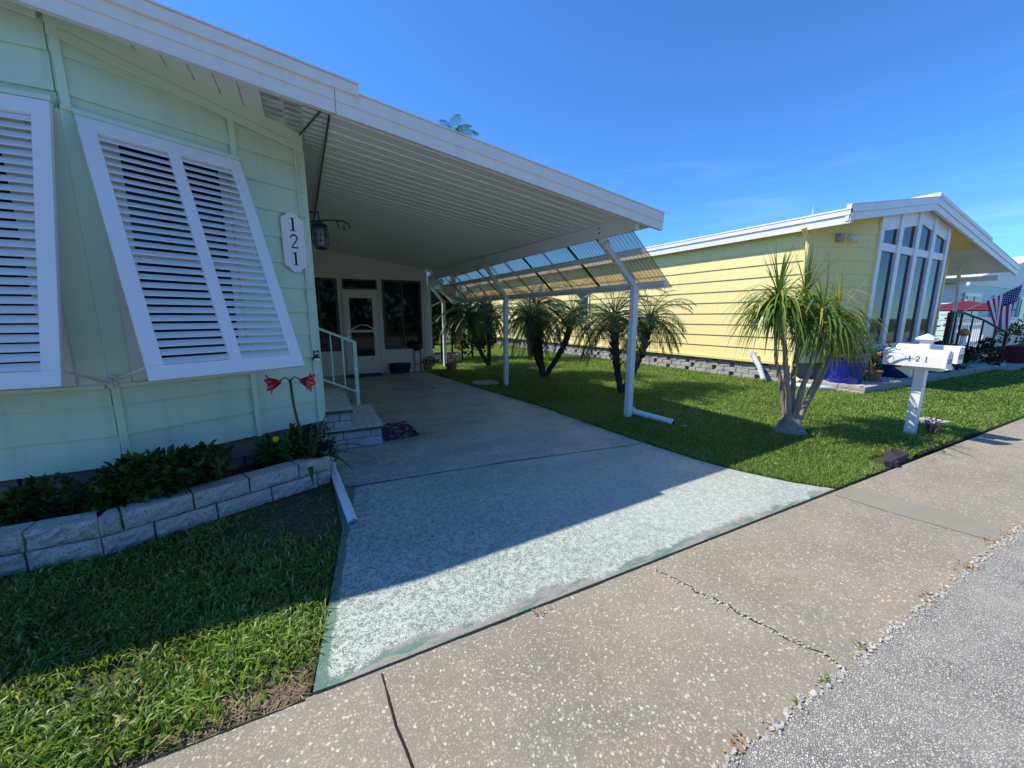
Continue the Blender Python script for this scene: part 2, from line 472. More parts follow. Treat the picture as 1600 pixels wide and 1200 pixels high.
# ------------------------------------------------------------------ mesh builder
class MB:
    def __init__(s):
        s.v = []; s.f = []; s.mi = []; s.rnd = []; s.m = 0
    def add(s, vs, fs, rnd=None):
        o = len(s.v)
        s.v += [tuple(v) for v in vs]
        s.rnd += [rnd if rnd is not None else 0.5] * len(vs)
        for f in fs:
            s.f.append(tuple(i + o for i in f)); s.mi.append(s.m)
        return s
    def box(s, c, size, rot=None):
        hx, hy, hz = (k / 2 for k in size)
        vs = [Vector((x, y, z)) for x in (-hx, hx) for y in (-hy, hy) for z in (-hz, hz)]
        if rot is not None: vs = [rot @ v for v in vs]
        c = Vector(c)
        s.add([v + c for v in vs], [(0, 1, 3, 2), (4, 6, 7, 5), (0, 4, 5, 1), (2, 3, 7, 6), (0, 2, 6, 4), (1, 5, 7, 3)])
        return s
    def b2(s, a, b):
        return s.box([(p + q) / 2 for p, q in zip(a, b)], [abs(q - p) for p, q in zip(a, b)])
    def beam(s, a, b, wd, ht, up=(0, 0, 1)):
        a, b = Vector(a), Vector(b)
        d = (b - a)
        L = d.length
        d.normalize()
        side = d.cross(Vector(up))
        if side.length < 1e-4: side = d.cross(Vector((0, 1, 0)))
        side.normalize()
        u = side.cross(d)
        m = Matrix((side, d, u)).transposed()
        return s.box((a + b) / 2, (wd, L, ht), m)
    def prism(s, poly, off):
        """poly: list of 3D points, extruded by vector off"""
        n = len(poly)
        off = Vector(off)
        a = [Vector(p) for p in poly]
        s.add(a + [p + off for p in a], [tuple(range(n))[::-1], tuple(range(n, 2 * n))] + [(i, (i + 1) % n, n + (i + 1) % n, n + i) for i in range(n)])
        return s
    def tube(s, pts, rad, n=8, cap=True, rnd=None, jit=0):
        pts = [Vector(p) for p in pts]
        if not isinstance(rad, (list, tuple)): rad = [rad] * len(pts)
        vs = []; fs = []
        ref = Vector((0, 0, 1))
        for i, p in enumerate(pts):
            d = (pts[min(i + 1, len(pts) - 1)] - pts[max(i - 1, 0)]).normalized()
            if abs(d.dot(ref)) > .97: ref = Vector((1, 0, 0)) if abs(d.x) < .9 else Vector((0, 1, 0))
            a = d.cross(ref).normalized(); b = d.cross(a)
            ref = ref
            for k in range(n):
                t = 2 * math.pi * k / n
                r = rad[i] * (1 + (rng.uniform(-jit, jit) if jit else 0))
                vs.append(p + a * math.cos(t) * r + b * math.sin(t) * r)
        for i in range(len(pts) - 1):
            for k in range(n):
                fs.append((i * n + k, i * n + (k + 1) % n, (i + 1) * n + (k + 1) % n, (i + 1) * n + k))
        if cap:
            fs.append(tuple(range(n))[::-1]); fs.append(tuple(range((len(pts) - 1) * n, len(pts) * n)))
        return s.add(vs, fs, rnd)
    def lathe(s, c, prof, n=24, jit=0):
        c = Vector(c); vs = []; fs = []
        for r, z in prof:
            for k in range(n):
                t = 2 * math.pi * k / n
                q = r * (1 + (rng.uniform(-jit, jit) if jit else 0))
                vs.append(c + Vector((q * math.cos(t), q * math.sin(t), z)))
        for i in range(len(prof) - 1):
            for k in range(n):
                fs.append((i * n + k, i * n + (k + 1) % n, (i + 1) * n + (k + 1) % n, (i + 1) * n + k))
        fs.append(tuple(range(n))[::-1]); fs.append(tuple(range((len(prof) - 1) * n, len(prof) * n)))
        return s.add(vs, fs)
    def rough_block(s, o, ux, uy, uz, amp=.007, nx=8, nz=4):
        """split-face block: front face at o..o+ux, o+uz; depth uy (pointing back)"""
        o, ux, uy, uz = map(Vector, (o, ux, uy, uz))
        n = uy.normalized()
        vs = []; fs = []
        for j in range(nz + 1):
            for i in range(nx + 1):
                e = (i in (0, nx)) + (j in (0, nz))
                k = rng.uniform(-amp, amp) + (amp * 1.2 if e else 0)
                ins = ux * (.004 * rng.random())
                vs.append(o + ux * (i / nx) + uz * (j / nz) + n * k + ins)
        for j in range(nz):
            for i in range(nx):
                a = j * (nx + 1) + i
                fs.append((a, a + 1, a + nx + 2, a + nx + 1))
        b0 = len(vs)
        vs += [o + uy, o + ux + uy, o + ux + uz + uy, o + uz + uy]
        top = [nz * (nx + 1) + i for i in range(nx + 1)]
        bot = list(range(nx + 1))
        lf = [j * (nx + 1) for j in range(nz + 1)]
        rt = [j * (nx + 1) + nx for j in range(nz + 1)]
        fs.append(tuple(top + [b0 + 2, b0 + 3]))
        fs.append(tuple(bot[::-1] + [b0, b0 + 1]))
        fs.append(tuple(lf + [b0 + 3, b0]))
        fs.append(tuple(rt[::-1] + [b0 + 1, b0 + 2]))
        fs.append((b0 + 1, b0, b0 + 3, b0 + 2))
        return s.add(vs, fs)
    def build(s, name, mats, parent=None, smooth=False, bevel=0, fix=True):
        me = bpy.data.meshes.new(name)
        off = Vector(parent['_at']) if parent is not None else Vector((0, 0, 0))
        me.from_pydata([tuple(Vector(v) - off) for v in s.v], [], s.f)
        if not isinstance(mats, (list, tuple)): mats = [mats]
        for m in mats: me.materials.append(m)
        if len(mats) > 1: me.polygons.foreach_set('material_index', s.mi)
        a = me.attributes.new('rnd', 'FLOAT', 'POINT')
        a.data.foreach_set('value', s.rnd)
        if fix:
            bm = bmesh.new(); bm.from_mesh(me)
            bmesh.ops.recalc_face_normals(bm, faces=bm.faces)
            bm.to_mesh(me); bm.free()
        if smooth: me.polygons.foreach_set('use_smooth', [True] * len(me.polygons))
        me.update()
        o = bpy.data.objects.new(name, me)
        COL.objects.link(o)
        if parent is not None: o.parent = parent
        if bevel:
            b = o.modifiers.new('bevel', 'BEVEL'); b.width = bevel; b.segments = 2; b.limit_method = 'ANGLE'
        return o

def thing(name, label, cat, at, group=None):
    o = bpy.data.objects.new(name, None)
    COL.objects.link(o)
    o.empty_display_size = .1
    o.location = at
    o['_at'] = tuple(at)
    o['label'] = label; o['category'] = cat
    if group: o['group'] = group
    return o

def sub(part):
    """lets a part carry sub-parts: same origin as its thing"""
    return part

def tag(o, label, cat, group=None, kind=None):
    if label: o['label'] = label
    if cat: o['category'] = cat
    if group: o['group'] = group
    if kind: o['kind'] = kind
    return o

def child(mb, name, mats, part, **k):
    """a sub-part under a part; vertices are stored like the part's own"""
    root = part.parent if part.parent is not None else part
    part['_at'] = tuple(root['_at'])
    return mb.build(name, mats, part, **k)

def clip(poly, a, b):
    """keep (s,z) points with z <= a+b*s"""
    out = []
    n = len(poly)
    for i in range(n):
        p, q = poly[i], poly[(i + 1) % n]
        dp = a + b * p[0] - p[1]; dq = a + b * q[0] - q[1]
        if dp >= 0: out.append(p)
        if dp * dq < 0:
            t = dp / (dp - dq)
            out.append((p[0] + (q[0] - p[0]) * t, p[1] + (q[1] - p[1]) * t))
    return out

def lap_wall(mb, P0, P1, z0, z1, lap, nrm, clips=(), proud=.02, start=None):
    """horizontal lap siding from P0 to P1 (2D points), real clapboard profile"""
    P0 = Vector((*P0, 0)); P1 = Vector((*P1, 0))
    L = (P1 - P0).length
    d = (P1 - P0) / L
    nrm = Vector((*nrm, 0)).normalized()
    z = z0
    while z < z1 - 1e-6:
        zt = min(z + lap, z1)
        poly = [(0, z), (L, z), (L, zt), (0, zt)]
        for a, b in clips:
            poly = clip(poly, a, b)
            if len(poly) < 3: break
        if len(poly) >= 3:
            vs = [P0 + d * q + nrm * (proud * (1 - (h - z) / lap) + .002) + Vector((0, 0, h)) for q, h in poly]
            mb.add(vs, [tuple(range(len(vs)))])
            a = P0 + nrm * (proud + .002) + Vector((0, 0, z)); b = P1 + nrm * (proud + .002) + Vector((0, 0, z))
            a2 = P0 + Vector((0, 0, z)); b2 = P1 + Vector((0, 0, z))
            mb.add([a, b, b2, a2], [(0, 1, 2, 3)])
            # end caps
            for e in (P0, P1):
                mb.add([e + Vector((0, 0, z)), e + nrm * (proud + .002) + Vector((0, 0, z)), e + nrm * .002 + Vector((0, 0, zt))], [(0, 1, 2)])
        z = zt

# ------------------------------------------------------------------ foliage helpers
def strip(mb, p, d, L, wd, droop, segs=5, rnd=.5, taper=True, fold=0.0, up=(0, 0, 1), wave=0):
    """a strap leaf that starts along d and bends down"""
    p = Vector(p); d = Vector(d).normalized()
    vs = []; fs = []
    st = L / segs
    side = d.cross(Vector(up))
    if side.length < 1e-3: side = Vector((1, 0, 0))
    side.normalize()
    for i in range(segs + 1):
        t = i / segs
        wv = wd * ((1 - t ** 2.2) if taper else 1) * (.55 + .45 * min(1, t * 5)) * .5
        if i == segs: wv = wd * .03
        vs += [p - side * wv, p + side * wv]
        d = (d + Vector((rng.uniform(-wave, wave), rng.uniform(-wave, wave), -droop / segs))).normalized()
        p = p + d * st
    for i in range(segs):
        fs.append((2 * i, 2 * i + 1, 2 * i + 3, 2 * i + 2))
    mb.add(vs, fs, rnd)

def leaf(mb, p, d, n, L, wd, rnd):
    """small pointed oval leaf, folded along its midrib"""
    d = d.normalized(); s = d.cross(n)
    if s.length < 1e-3: s = Vector((1, 0, 0))
    s.normalize()
    n = s.cross(d)
    m = p + d * L * .5 - n * wd * .12
    vs = [p, p + d * L * .3 + s * wd * .45 + n * wd * .1, p + d * L * .65 + s * wd * .42 + n * wd * .08, p + d * L - n * L * .1,
          p + d * L * .65 - s * wd * .42 + n * wd * .08, p + d * L * .3 - s * wd * .45 + n * wd * .1, m]
    mb.add(vs, [(0, 1, 6), (1, 2, 6), (2, 3, 6), (3, 4, 6), (4, 5, 6), (5, 0, 6)], rnd)

def rvec():
    while True:
        v = Vector((rng.uniform(-1, 1), rng.uniform(-1, 1), rng.uniform(-1, 1)))
        if .05 < v.length < 1: return v.normalized()

def leafball(mb, c, rad, n, L, wd, hollow=.5, zmin=None, upbias=.4, rlo=0, rhi=1):
    c = Vector(c)
    clumps = [(rvec(), rng.uniform(.55, 1.0), rng.uniform(-.25, .25)) for _ in range(14)]
    for i in range(n):
        cv, cr, cb = rng.choice(clumps)
        v = (cv * cr + rvec() * .38)
        q = c + Vector((v.x * rad[0], v.y * rad[1], v.z * rad[2]))
        if zmin is not None and q.z < zmin: continue
        d = (rvec() + v * .7 + Vector((0, 0, upbias - .3))).normalized()
        r = min(1, max(0, rng.uniform(rlo, rhi) + cb))
        leaf(mb, q, d, (Vector((0, 0, 1)) + rvec() * .7).normalized(), L * rng.uniform(.6, 1.25), wd * rng.uniform(.7, 1.2), r)

def palm_frond(mb, p, d, L, leaf_len, droop, nl=22, wd=.014, rnd=.4, lw_droop=.5):
    p = Vector(p); d = Vector(d).normalized()
    segs = 9
    pts = [p.copy()]; dirs = [d.copy()]
    for i in range(segs):
        d = (d + Vector((0, 0, -droop / segs * (0.5 + i / segs)))).normalized()
        p = p + d * (L / segs)
        pts.append(p.copy()); dirs.append(d.copy())
    mb.tube(pts, [.011 - .009 * i / segs for i in range(segs + 1)], 4, rnd=min(1, rnd + .15))
    for i in range(nl):
        t = .14 + .86 * (i + .5) / nl
        k = t * segs; j = min(int(k), segs - 1); f = k - j
        q = pts[j].lerp(pts[j + 1], f); dd = dirs[j].lerp(dirs[j + 1], f).normalized()
        sd = dd.cross(Vector((0, 0, 1)))
        if sd.length < 1e-2: sd = Vector((1, 0, 0))
        sd.normalize(); un = sd.cross(dd)
        ll = leaf_len * (math.sin(math.pi * min(1, .18 + t * .86)) ** .7 * .85 + .15)
        for sg in (-1, 1):
            dv = (sd * sg * 1.0 + dd * (.45 + .5 * t) + un * rng.uniform(.0, .35) + rvec() * .08)
            strip(mb, q, dv, ll * rng.uniform(.85, 1.1), wd, lw_droop, 2, min(1, max(0, rnd + rng.uniform(-.15, .2))))

def numpy_mesh(name, verts, quads, tris, rnd, mat):
    me = bpy.data.meshes.new(name)
    nv, nq, nt_ = len(verts), len(quads), len(tris)
    me.vertices.add(nv); me.vertices.foreach_set('co', verts.astype(np.float32).ravel())
    me.loops.add(nq * 4 + nt_ * 3)
    me.loops.foreach_set('vertex_index', np.concatenate([quads.ravel(), tris.ravel()]).astype(np.int32))
    me.polygons.add(nq + nt_)
    ls = np.concatenate([np.arange(nq) * 4, nq * 4 + np.arange(nt_) * 3]).astype(np.int32)
    me.polygons.foreach_set('loop_start', ls)
    a = me.attributes.new('rnd', 'FLOAT', 'POINT'); a.data.foreach_set('value', rnd.astype(np.float32))
    me.materials.append(mat)
    me.update(calc_edges=True); me.validate()
    o = bpy.data.objects.new(name, me); COL.objects.link(o)
    return o

def grass_mesh(name, xy, h, wd, lean, rnd, mat, z=0.0, flat=None):
    n = len(xy)
    ang = nr.uniform(0, 2 * np.pi, n)
    dx, dy = np.cos(ang), np.sin(ang)
    la = ang + nr.uniform(-1.2, 1.2, n)            # direction of lean
    lx, ly = np.cos(la + np.pi / 2), np.sin(la + np.pi / 2)
    le = lean * nr.uniform(.2, 1.3, n)
    b = np.stack([xy[:, 0], xy[:, 1], np.full(n, z)], 1)
    sx = np.stack([dx * wd / 2, dy * wd / 2, np.zeros(n)], 1)
    m = b + np.stack([lx * le * h * .35, ly * le * h * .35, h * .62], 1)
    hz = h * np.clip(1.05 - le * .5, .25, 1)
    t = b + np.stack([lx * le * h * 1.0, ly * le * h * 1.0, hz], 1)
    V = np.stack([b - sx, b + sx, m + sx * .95, m - sx * .95, t], 1).reshape(-1, 3)
    k = np.arange(n)[:, None] * 5
    Q = k + np.array([[0, 1, 2, 3]]); T = k + np.array([[3, 2, 4]])
    return numpy_mesh(name, V, Q, T, np.repeat(rnd, 5), mat)

def inpoly(xy, poly):
    x, y = xy[:, 0], xy[:, 1]
    c = np.zeros(len(xy), bool)
    n = len(poly)
    for i in range(n):
        x1, y1 = poly[i]; x2, y2 = poly[(i + 1) % n]
        k = ((y1 > y) != (y2 > y)) & (x < (x2 - x1) * (y - y1) / (y2 - y1 + 1e-12) + x1)
        c ^= k
    return c

def vnoise(xy, sc, seed):
    g = np.random.default_rng(seed).random((64, 64))
    p = xy * sc
    i = np.floor(p).astype(int); f = p - i; f = f * f * (3 - 2 * f)
    a = lambda u, v: g[(i[:, 0] + u) % 64, (i[:, 1] + v) % 64]
    return (a(0, 0) * (1 - f[:, 0]) + a(1, 0) * f[:, 0]) * (1 - f[:, 1]) + (a(0, 1) * (1 - f[:, 0]) + a(1, 1) * f[:, 0]) * f[:, 1]

# ================================================================== SETTING
def sheet(name, poly, z, mat, thick=0.0, sub_=0):
    mb = MB()
    if thick: mb.prism([(x, y, z - thick) for x, y in poly], (0, 0, thick))
    else: mb.add([(x, y, z) for x, y in poly], [tuple(range(len(poly)))])
    o = mb.build(name, mat)
    o['kind'] = 'structure'
    return o

# ground sheet to the horizon
sheet('ground', [(-400, -400), (400, -400), (400, 400), (-400, 400)], -.06, MT['ground'])

# lawn soil sheets
LAWN_R = [(4.13, 1.60), (3.92, 1.86), (3.74, 2.25), (3.64, 2.60), (3.56, 3.2), (3.50, 3.9), (3.42, 5.53), (3.05, 8.2), (2.78, 10.2), (2.76, 30), (9.0, 30), (9.6, 8), (9.72, 4.95), (9.72, 3.57), (22, 3.57), (60, 3.57), (60, 1.62), (9.6, 1.60), (6.0, 1.66), (5.75, 1.62)]
sheet('lawn_soil', LAWN_R, -.004, MT['lawn_soil'], .04)
LAWN_L = [(-8, 1.55), (-.15, 1.57), (.12, 2.9), (.03, 3.86), (.03, 4.75), (-8, 4.75)]
sheet('lawn_soil', LAWN_L, -.008, MT['lawn_soil'], .04)

# road, with a ragged edge against the pavement
def ragged(x0, x1, y, amp, step, seed):
    r = random.Random(seed); pts = []; x = x0; k = 0
    while x < x1:
        k = k * .6 + r.uniform(-amp, amp)
        pts.append((x, y + k)); x += step * r.uniform(.6, 1.4)
    pts.append((x1, y))
    return pts
edge = ragged(-6, 14, .64, .012, .06, 3)
sheet('road', [(-60, -9), (80, -9), (80, .64)] + edge[::-1] + [(-60, .64)], .004, MT['road'], .05)
# pavement of shell concrete (lies just under the ragged asphalt edge)
sheet('sidewalk', [(-60, .5), (80, .5), (80, 1.6), (-60, 1.56)], 0.0, MT['sidewalk'], .05)
# driveway slab
DRV = [(-.13, 1.585), (.0, 1.58), (4.1, 1.60), (3.90, 1.86), (3.72, 2.25), (3.62, 2.60), (3.54, 3.2), (3.48, 3.9), (3.40, 5.53), (3.03, 8.2), (2.76, 10.2), (2.74, 11.3), (-.6, 11.3), (-.05, 4.7), (.0, 4.2), (.03, 3.83), (.06, 2.9)]
sheet('driveway', DRV, .007, MT['driveway'], .06)
# dark gap between slab and pavement
def ribbon(name, pts, wd, z, mat, seed=1, jit=.3):
    r = random.Random(seed); mb = MB(); vs = []; fs = []
    P = [Vector((*p, z)) for p in pts]
    fine = []
    for a, b in zip(P[:-1], P[1:]):
        k = max(2, int((b - a).length / .02))
        fine += [a.lerp(b, i / k) for i in range(k)]
    fine.append(P[-1])
    k1 = k2 = 0.0
    for i, p in enumerate(fine):
        k1 = k1 * .8 + r.uniform(-1, 1) * .45; k2 = k2 * .9 + r.uniform(-1, 1) * .3
        d = (fine[min(i + 1, len(fine) - 1)] - fine[max(0, i - 1)]).normalized()
        s = Vector((-d.y, d.x, 0)); wv = wd * max(.25, 1 + k1 * jit) / 2
        o = s * k2 * wd * jit * .6
        vs += [p + s * wv + o, p - s * wv + o]
        if i: fs.append((2 * i - 2, 2 * i - 1, 2 * i + 1, 2 * i))
    mb.add(vs, fs)
    o = mb.build(name, mat); o['kind'] = 'structure'
    return o
ribbon('sidewalk_joint', [(-.12, 1.579), (1.0, 1.577), (2.5, 1.586), (4.1, 1.597)], .009, .004, MT['crack'], 2, .5)
ribbon('sidewalk_joint', [(.14, 1.55), (.155, 1.3), (.185, 1.1), (.2, .66)], .008, .004, MT['crack'], 3, .5)
ribbon('driveway_joint', [(.13, 3.63), (1.0, 3.58), (1.8, 3.53), (2.6, 3.43), (3.48, 3.33)], .012, .011, MT['crack'], 4, .5)
ribbon('driveway_joint', [(.0, 7.45), (1.5, 7.38), (3.1, 7.25)], .010, .011, MT['crack'], 5, .5)
# jagged crack across the pavement
ck = random.Random(5); pts = []
for i in range(22):
    t = i / 21
    pts.append((1.76 + .24 * t + ck.uniform(-.018, .018), 1.52 - .86 * t))
ribbon('sidewalk_crack', pts, .0065, .0035, MT['crack'], 6, .9)
ribbon('sidewalk_patch', [(4.15, 1.56), (4.19, 1.2), (4.30, .68)], .37, .004, MT['patch'], 7, .02)
# dirt line where lawn meets pavement
ribbon('lawn_edge', [(4.15, 1.605), (5.2, 1.615)], .03, .003, MT['crack'], 8, .5)
ribbon('lawn_edge', [(6.0, 1.64), (9.6, 1.60), (14, 1.6)], .03, .003, MT['crack'], 9, .5)
ribbon('lawn_edge', [(-4, 1.555), (-1.5, 1.56), (-.16, 1.572)], .014, .003, MT['crack'], 10, .7)

# ================================================================== GREEN HOUSE
SL = .145
RIDGE = -2.0
def ceil_z(x): return 3.29 - SL * x if x > RIDGE else 3.29 - SL * RIDGE - SL * (RIDGE - x)
C0 = Vector((0.0, 4.60)); BEND = Vector((-1.40, 3.85))
DB = (BEND - C0).normalized()                # along the bay panel, towards the left
NB = Vector((-DB.y, DB.x)) if (-DB.y) > 0 else Vector((DB.y, -DB.x))
if NB.y > 0: NB = -NB
def bay(s, off=0.0, z=0.0):                  # s measured from the corner to the left
    p = C0 + DB * s + NB * off
    return Vector((p.x, p.y, z))
LB = (BEND - C0).length
gh = thing('mobile_home', 'mint green lap sided home with angled front bay and white fascia', 'house', (-1.4, 4.6, 0))
mb = MB()
Z0 = .43; LAP = .2335
# bay panel (P0 = bend, P1 = corner); ceiling height falls towards the corner
sl_b = -SL * (C0.x - BEND.x) / LB
lap_wall(mb, BEND, C0, Z0, 3.75, LAP, NB, [(ceil_z(BEND.x), sl_b)])
BEND2 = Vector((-2.6, 3.85)); C1 = Vector((-4.0, 4.60))
lap_wall(mb, BEND2, BEND, Z0, 4.0, LAP, (0, -1), [(3.29 - SL * BEND2.x, -SL), (ceil_z(BEND2.x), SL)])
lap_wall(mb, C1, BEND2, Z0, 4.0, LAP, (-NB.x, NB.y), [(ceil_z(C1.x), -sl_b)])
# side wall under the carport
lap_wall(mb, C0, (-.5, 11.1), Z0, 3.27, LAP, (1, .07))
# back and left shell
mb.add([(-4, 4.6, 0), (-4, 11.6, 0), (-4, 11.6, 3.28), (-4, 4.6, 3.28)], [(0, 1, 2, 3)])
mb.add([(-4, 11.6, 0), (-.4, 11.6, 0), (-.4, 11.6, 3.3), (-2, 11.6, 3.55), (-4, 11.6, 3.28)], [(0, 1, 2, 3, 4)])
mb.build('wall', MT['green_siding'], gh)
# block skirting under the siding
mb = MB()
for a, b, nn in ((BEND, C0, NB), (BEND2, BEND, Vector((0, -1))), (C1, BEND2, Vector((-NB.x, NB.y)))):
    d = (b - a); L = d.length; d = d / L
    for r_ in range(2):
        x = -.2 * (r_ % 2)
        while x < L:
            xa, xb = max(0, x) + .005, min(L, x + .40) - .005
            if xb - xa > .03:
                o = a + d * xa - nn * .05
                mb.rough_block((o.x, o.y, .0 + r_ * .23), (*(d * (xb - xa)), 0), (*(-nn * .08), 0), (0, 0, .222), .004, 5, 3)
            x += .41
mb.build('skirting', MT['grey_block'], gh)
# battens and trims
mb = MB()
def vtrim(s, z0, z1, w=.045, off=.03):
    a = bay(s, off, z0); b = bay(s, off, z1)
    mb.beam(a, b, .024, w, up=(*NB, 0)) if False else mb.box((a + b) / 2, (w, .022, z1 - z0), Matrix.Rotation(math.atan2(-DB.y, -DB.x), 3, 'Z'))
vtrim(LB - .02, Z0 - .01, 1.04); vtrim(LB - .03, 2.92, 3.42)
vtrim(.655, Z0 - .01, 1.04); vtrim(.60, 2.90, ceil_z(-.5) - .1)
vtrim(.075, Z0, 3.24, .012, .026)
# horizontal bands
def htrim(s0, s1, z, h=.03, off=.032, dz=0):
    a = bay(s0, off, z); b = bay(s1, off, z + dz)
    mb.beam(a, b, .03, h)
htrim(.60, LB - .0, 1.045); htrim(.56, LB, 2.905, .03)
mb.beam((-2.6, 3.815, 1.045), (-1.41, 3.815, 1.045), .03, .03)
mb.beam((-2.6, 3.815, 2.905), (-1.41, 3.815, 2.905), .03, .03)
# frieze boards that follow the roof slope
a = bay(0, .034, ceil_z(0) - .05); b = bay(LB, .034, ceil_z(BEND.x) - .05); mb.beam(a, b, .02, .10)
a = bay(0, .028, ceil_z(0) - .135); b = bay(LB, .028, ceil_z(BEND.x) - .135); mb.beam(a, b, .02, .065)
mb.beam((-1.41, 3.817, ceil_z(-1.41) - .05), (-2.0, 3.817, ceil_z(-2.0) - .05), .02, .10)
mb.box((.0, 4.615, 1.9), (.05, .05, 2.75))
mb.build('trim', MT['green_trim'], gh, bevel=.003)
# flat panels between the window jambs
mb = MB()
a = bay(1.42, .0, 0); b = bay(LB, .0, 0)
rz = Matrix.Rotation(math.atan2(-DB.y, -DB.x), 3, 'Z')
mb.box(bay((1.47 + LB) / 2, .028, 1.97), (LB - 1.46, .012, 1.84), rz)
mb.box((-1.52, 3.822, 1.97), (.26, .012, 1.84))
mb.build('bay_panel', MT['green_trim'], gh)

# windows behind the shutters
def window(at_fn, s0, s1, z0, z1, nrm, name='window'):
    """at_fn(s, off, z) -> point; frame, pane"""
    f = MB(); g = MB()
    up = (*nrm, 0)
    jw = .075
    for s in (s0 + jw / 2, s1 - jw / 2):
        f.prism([at_fn(s - jw / 2, .02, z0), at_fn(s + jw / 2, .02, z0), at_fn(s + jw / 2, .06, z0), at_fn(s - jw / 2, .06, z0)], (0, 0, z1 - z0))
    for z, h in ((z0, .07), (z1 - .07, .07)):
        f.prism([at_fn(s0 + jw, .022, z), at_fn(s1 - jw, .022, z), at_fn(s1 - jw, .052, z), at_fn(s0 + jw, .052, z)], (0, 0, h))
    for s in (s0 + jw + .03, s1 - jw - .03):
        f.prism([at_fn(s - .03, .022, z0 + .07), at_fn(s + .03, .022, z0 + .07), at_fn(s + .03, .044, z0 + .07), at_fn(s - .03, .044, z0 + .07)], (0, 0, z1 - z0 - .14))
    zc = (z0 + z1) / 2
    f.prism([at_fn(s0 + jw, .024, zc), at_fn(s1 - jw, .024, zc), at_fn(s1 - jw, .046, zc), at_fn(s0 + jw, .046, zc)], (0, 0, .04))
    fr = f.build(name, MT['cream'], gh, bevel=.003)
    g.prism([at_fn(s0 + jw, .026, z0 + .07), at_fn(s1 - jw, .026, z0 + .07), at_fn(s1 - jw, .030, z0 + .07), at_fn(s0 + jw, .030, z0 + .07)], (0, 0, z1 - z0 - .14))
    child(g, 'pane', MT['glass'], fr)
window(bay, .60, 1.47, 1.065, 2.89, NB)
left_at = lambda s, off, z: Vector((-1.52 - s, 3.85 - off, z))
window(left_at, 0.03, 1.03, 1.065, 2.89, Vector((0, -1)))

# Bahama shutters, hinged at the top and propped out
def shutter(at_fn, s0, s1, zt, zb, out, mids, label, rootpt):
    t = thing('bahama_shutter', label, 'shutter', tuple(rootpt), 'bahama shutters on the bay')
    top = lambda s: at_fn(s, .075, zt); bot = lambda s: at_fn(s, out, zb)
    L = (bot(s0) - top(s0)).length
    dn = (bot(s0) - top(s0)).normalized()
    sd = (top(s1) - top(s0)).normalized()
    nn = sd.cross(dn).normalized()
    if nn.z < 0: nn = -nn                                # outward / upward normal
    W = (top(s1) - top(s0)).length
    M3 = Matrix((sd, dn, nn)).transposed()
    o = top(s0)
    P = lambda u, v, k=0: o + sd * u + dn * v + nn * k
    f = MB(); fw = .085; ft = .035
    f.box(P(W / 2, .05), (W, .10, ft), M3); f.box(P(W / 2, L - .05), (W, .10, ft), M3)
    for u in (fw / 2, W - fw / 2): f.box(P(u, L / 2), (fw, L - .2, ft), M3)
    for u in mids: f.box(P(u, L / 2), (.075, L - .2, ft), M3)
    f.build('frame', MT['white_metal'], t, bevel=.003)
    cuts = [fw] + [x for u in mids for x in (u - .0375, u + .0375)] + [W - fw]
    n = 28; pitch = (L - .20) / n
    tilt = Matrix.Rotation(R(-33 if sd.x > 0 else 33), 3, sd)
    for i in range(0, len(cuts), 2):
        lv = MB()
        u0, u1 = cuts[i], cuts[i + 1]
        for k in range(n):
            c = P((u0 + u1) / 2, .10 + pitch * (k + .5))
            lv.box(c, (u1 - u0, .060, .007), tilt @ M3)
        lv.build('louvre', MT['white_metal'], t)
    # prop arms from the wall to the lower corners
    for s, uu in ((s0, 0), (s1, W)):
        if uu == W and len(mids) > 1: continue
        pr = MB()
        a = at_fn(s + (-.03 if uu == 0 else .03) * (1 if s1 > s0 else -1), .05, zb - .06); b = P(uu, L - .10, -.03)
        pr.tube([a, a.lerp(b, .5)], .012, 8); pr.tube([a.lerp(b, .45), b], .009, 8)
        pr.box(a, (.03, .03, .07))
        pr.build('prop_arm', MT['cream'], t)
    # hinge rail
    h = MB()
    h.beam(at_fn(s0, .045, zt + .03), at_fn(s1, .045, zt + .03), .05, .03)
    h.build('hinge_rail', MT['green_trim'], t)
    return t
shutter(bay, 1.535, .585, 2.86, 1.15, .85, [.49], 'white louvred awning shutter propped out beside the house number plaque', bay(1.0, 0, 1.1))
shutter(left_at, -.115, 1.0, 2.90, 1.13, .56, [.53], 'white louvred shutter at the left edge of the picture, beside the bay corner', left_at(.5, 0, 1.1))

# roof slab with fascia
RX1 = 3.88
mb = MB()
def skew(y): return -.08 * (y - 3.6)
zt = .095
YF, YB = 3.64, 11.7
# underside of the house part is the soffit; here: top sheet and closing sides
for xa_, xb2 in ((-4.6, RIDGE), (RIDGE, RX1)):
    mb.prism([(xa_, YF, ceil_z(xa_) + .015), (xb2, YF, ceil_z(xb2) + .015), (xb2, YF, ceil_z(xb2) + .07), (xa_, YF, ceil_z(xa_) + .07)], (0, YB - YF, 0))
mb.build('roof', MT['roof'], gh)
# fascia in front: cap, upper band, lower band
def fascia(x0, x1, name, cap_off, parent, extra=0):
    f = MB()
    def band(y0, y1, zlo, zhi):
        for a, b in ([(x0, RIDGE), (RIDGE, x1)] if x0 < RIDGE else [(x0, x1)]):
            f.prism([(a, y1, ceil_z(a) + zlo), (b, y1, ceil_z(b) + zlo), (b, y1, ceil_z(b) + zhi), (a, y1, ceil_z(a) + zhi)], (0, y0 - y1, 0))
    band(3.66, 3.612, -.125, -.035)          # lower lip
    band(3.66, 3.600, -.031, .066 + extra)   # upper band
    band(3.66, 3.604, -.035, -.031)
    band(3.68, 3.588, .068 + extra, .078 + extra)
    if extra:
        band(3.66, 3.585, -.0, .066 + extra - .012)
    return f.build(name, MT['fascia'], parent)
fascia(-4.6, .27, 'fascia', 0, gh, 0)
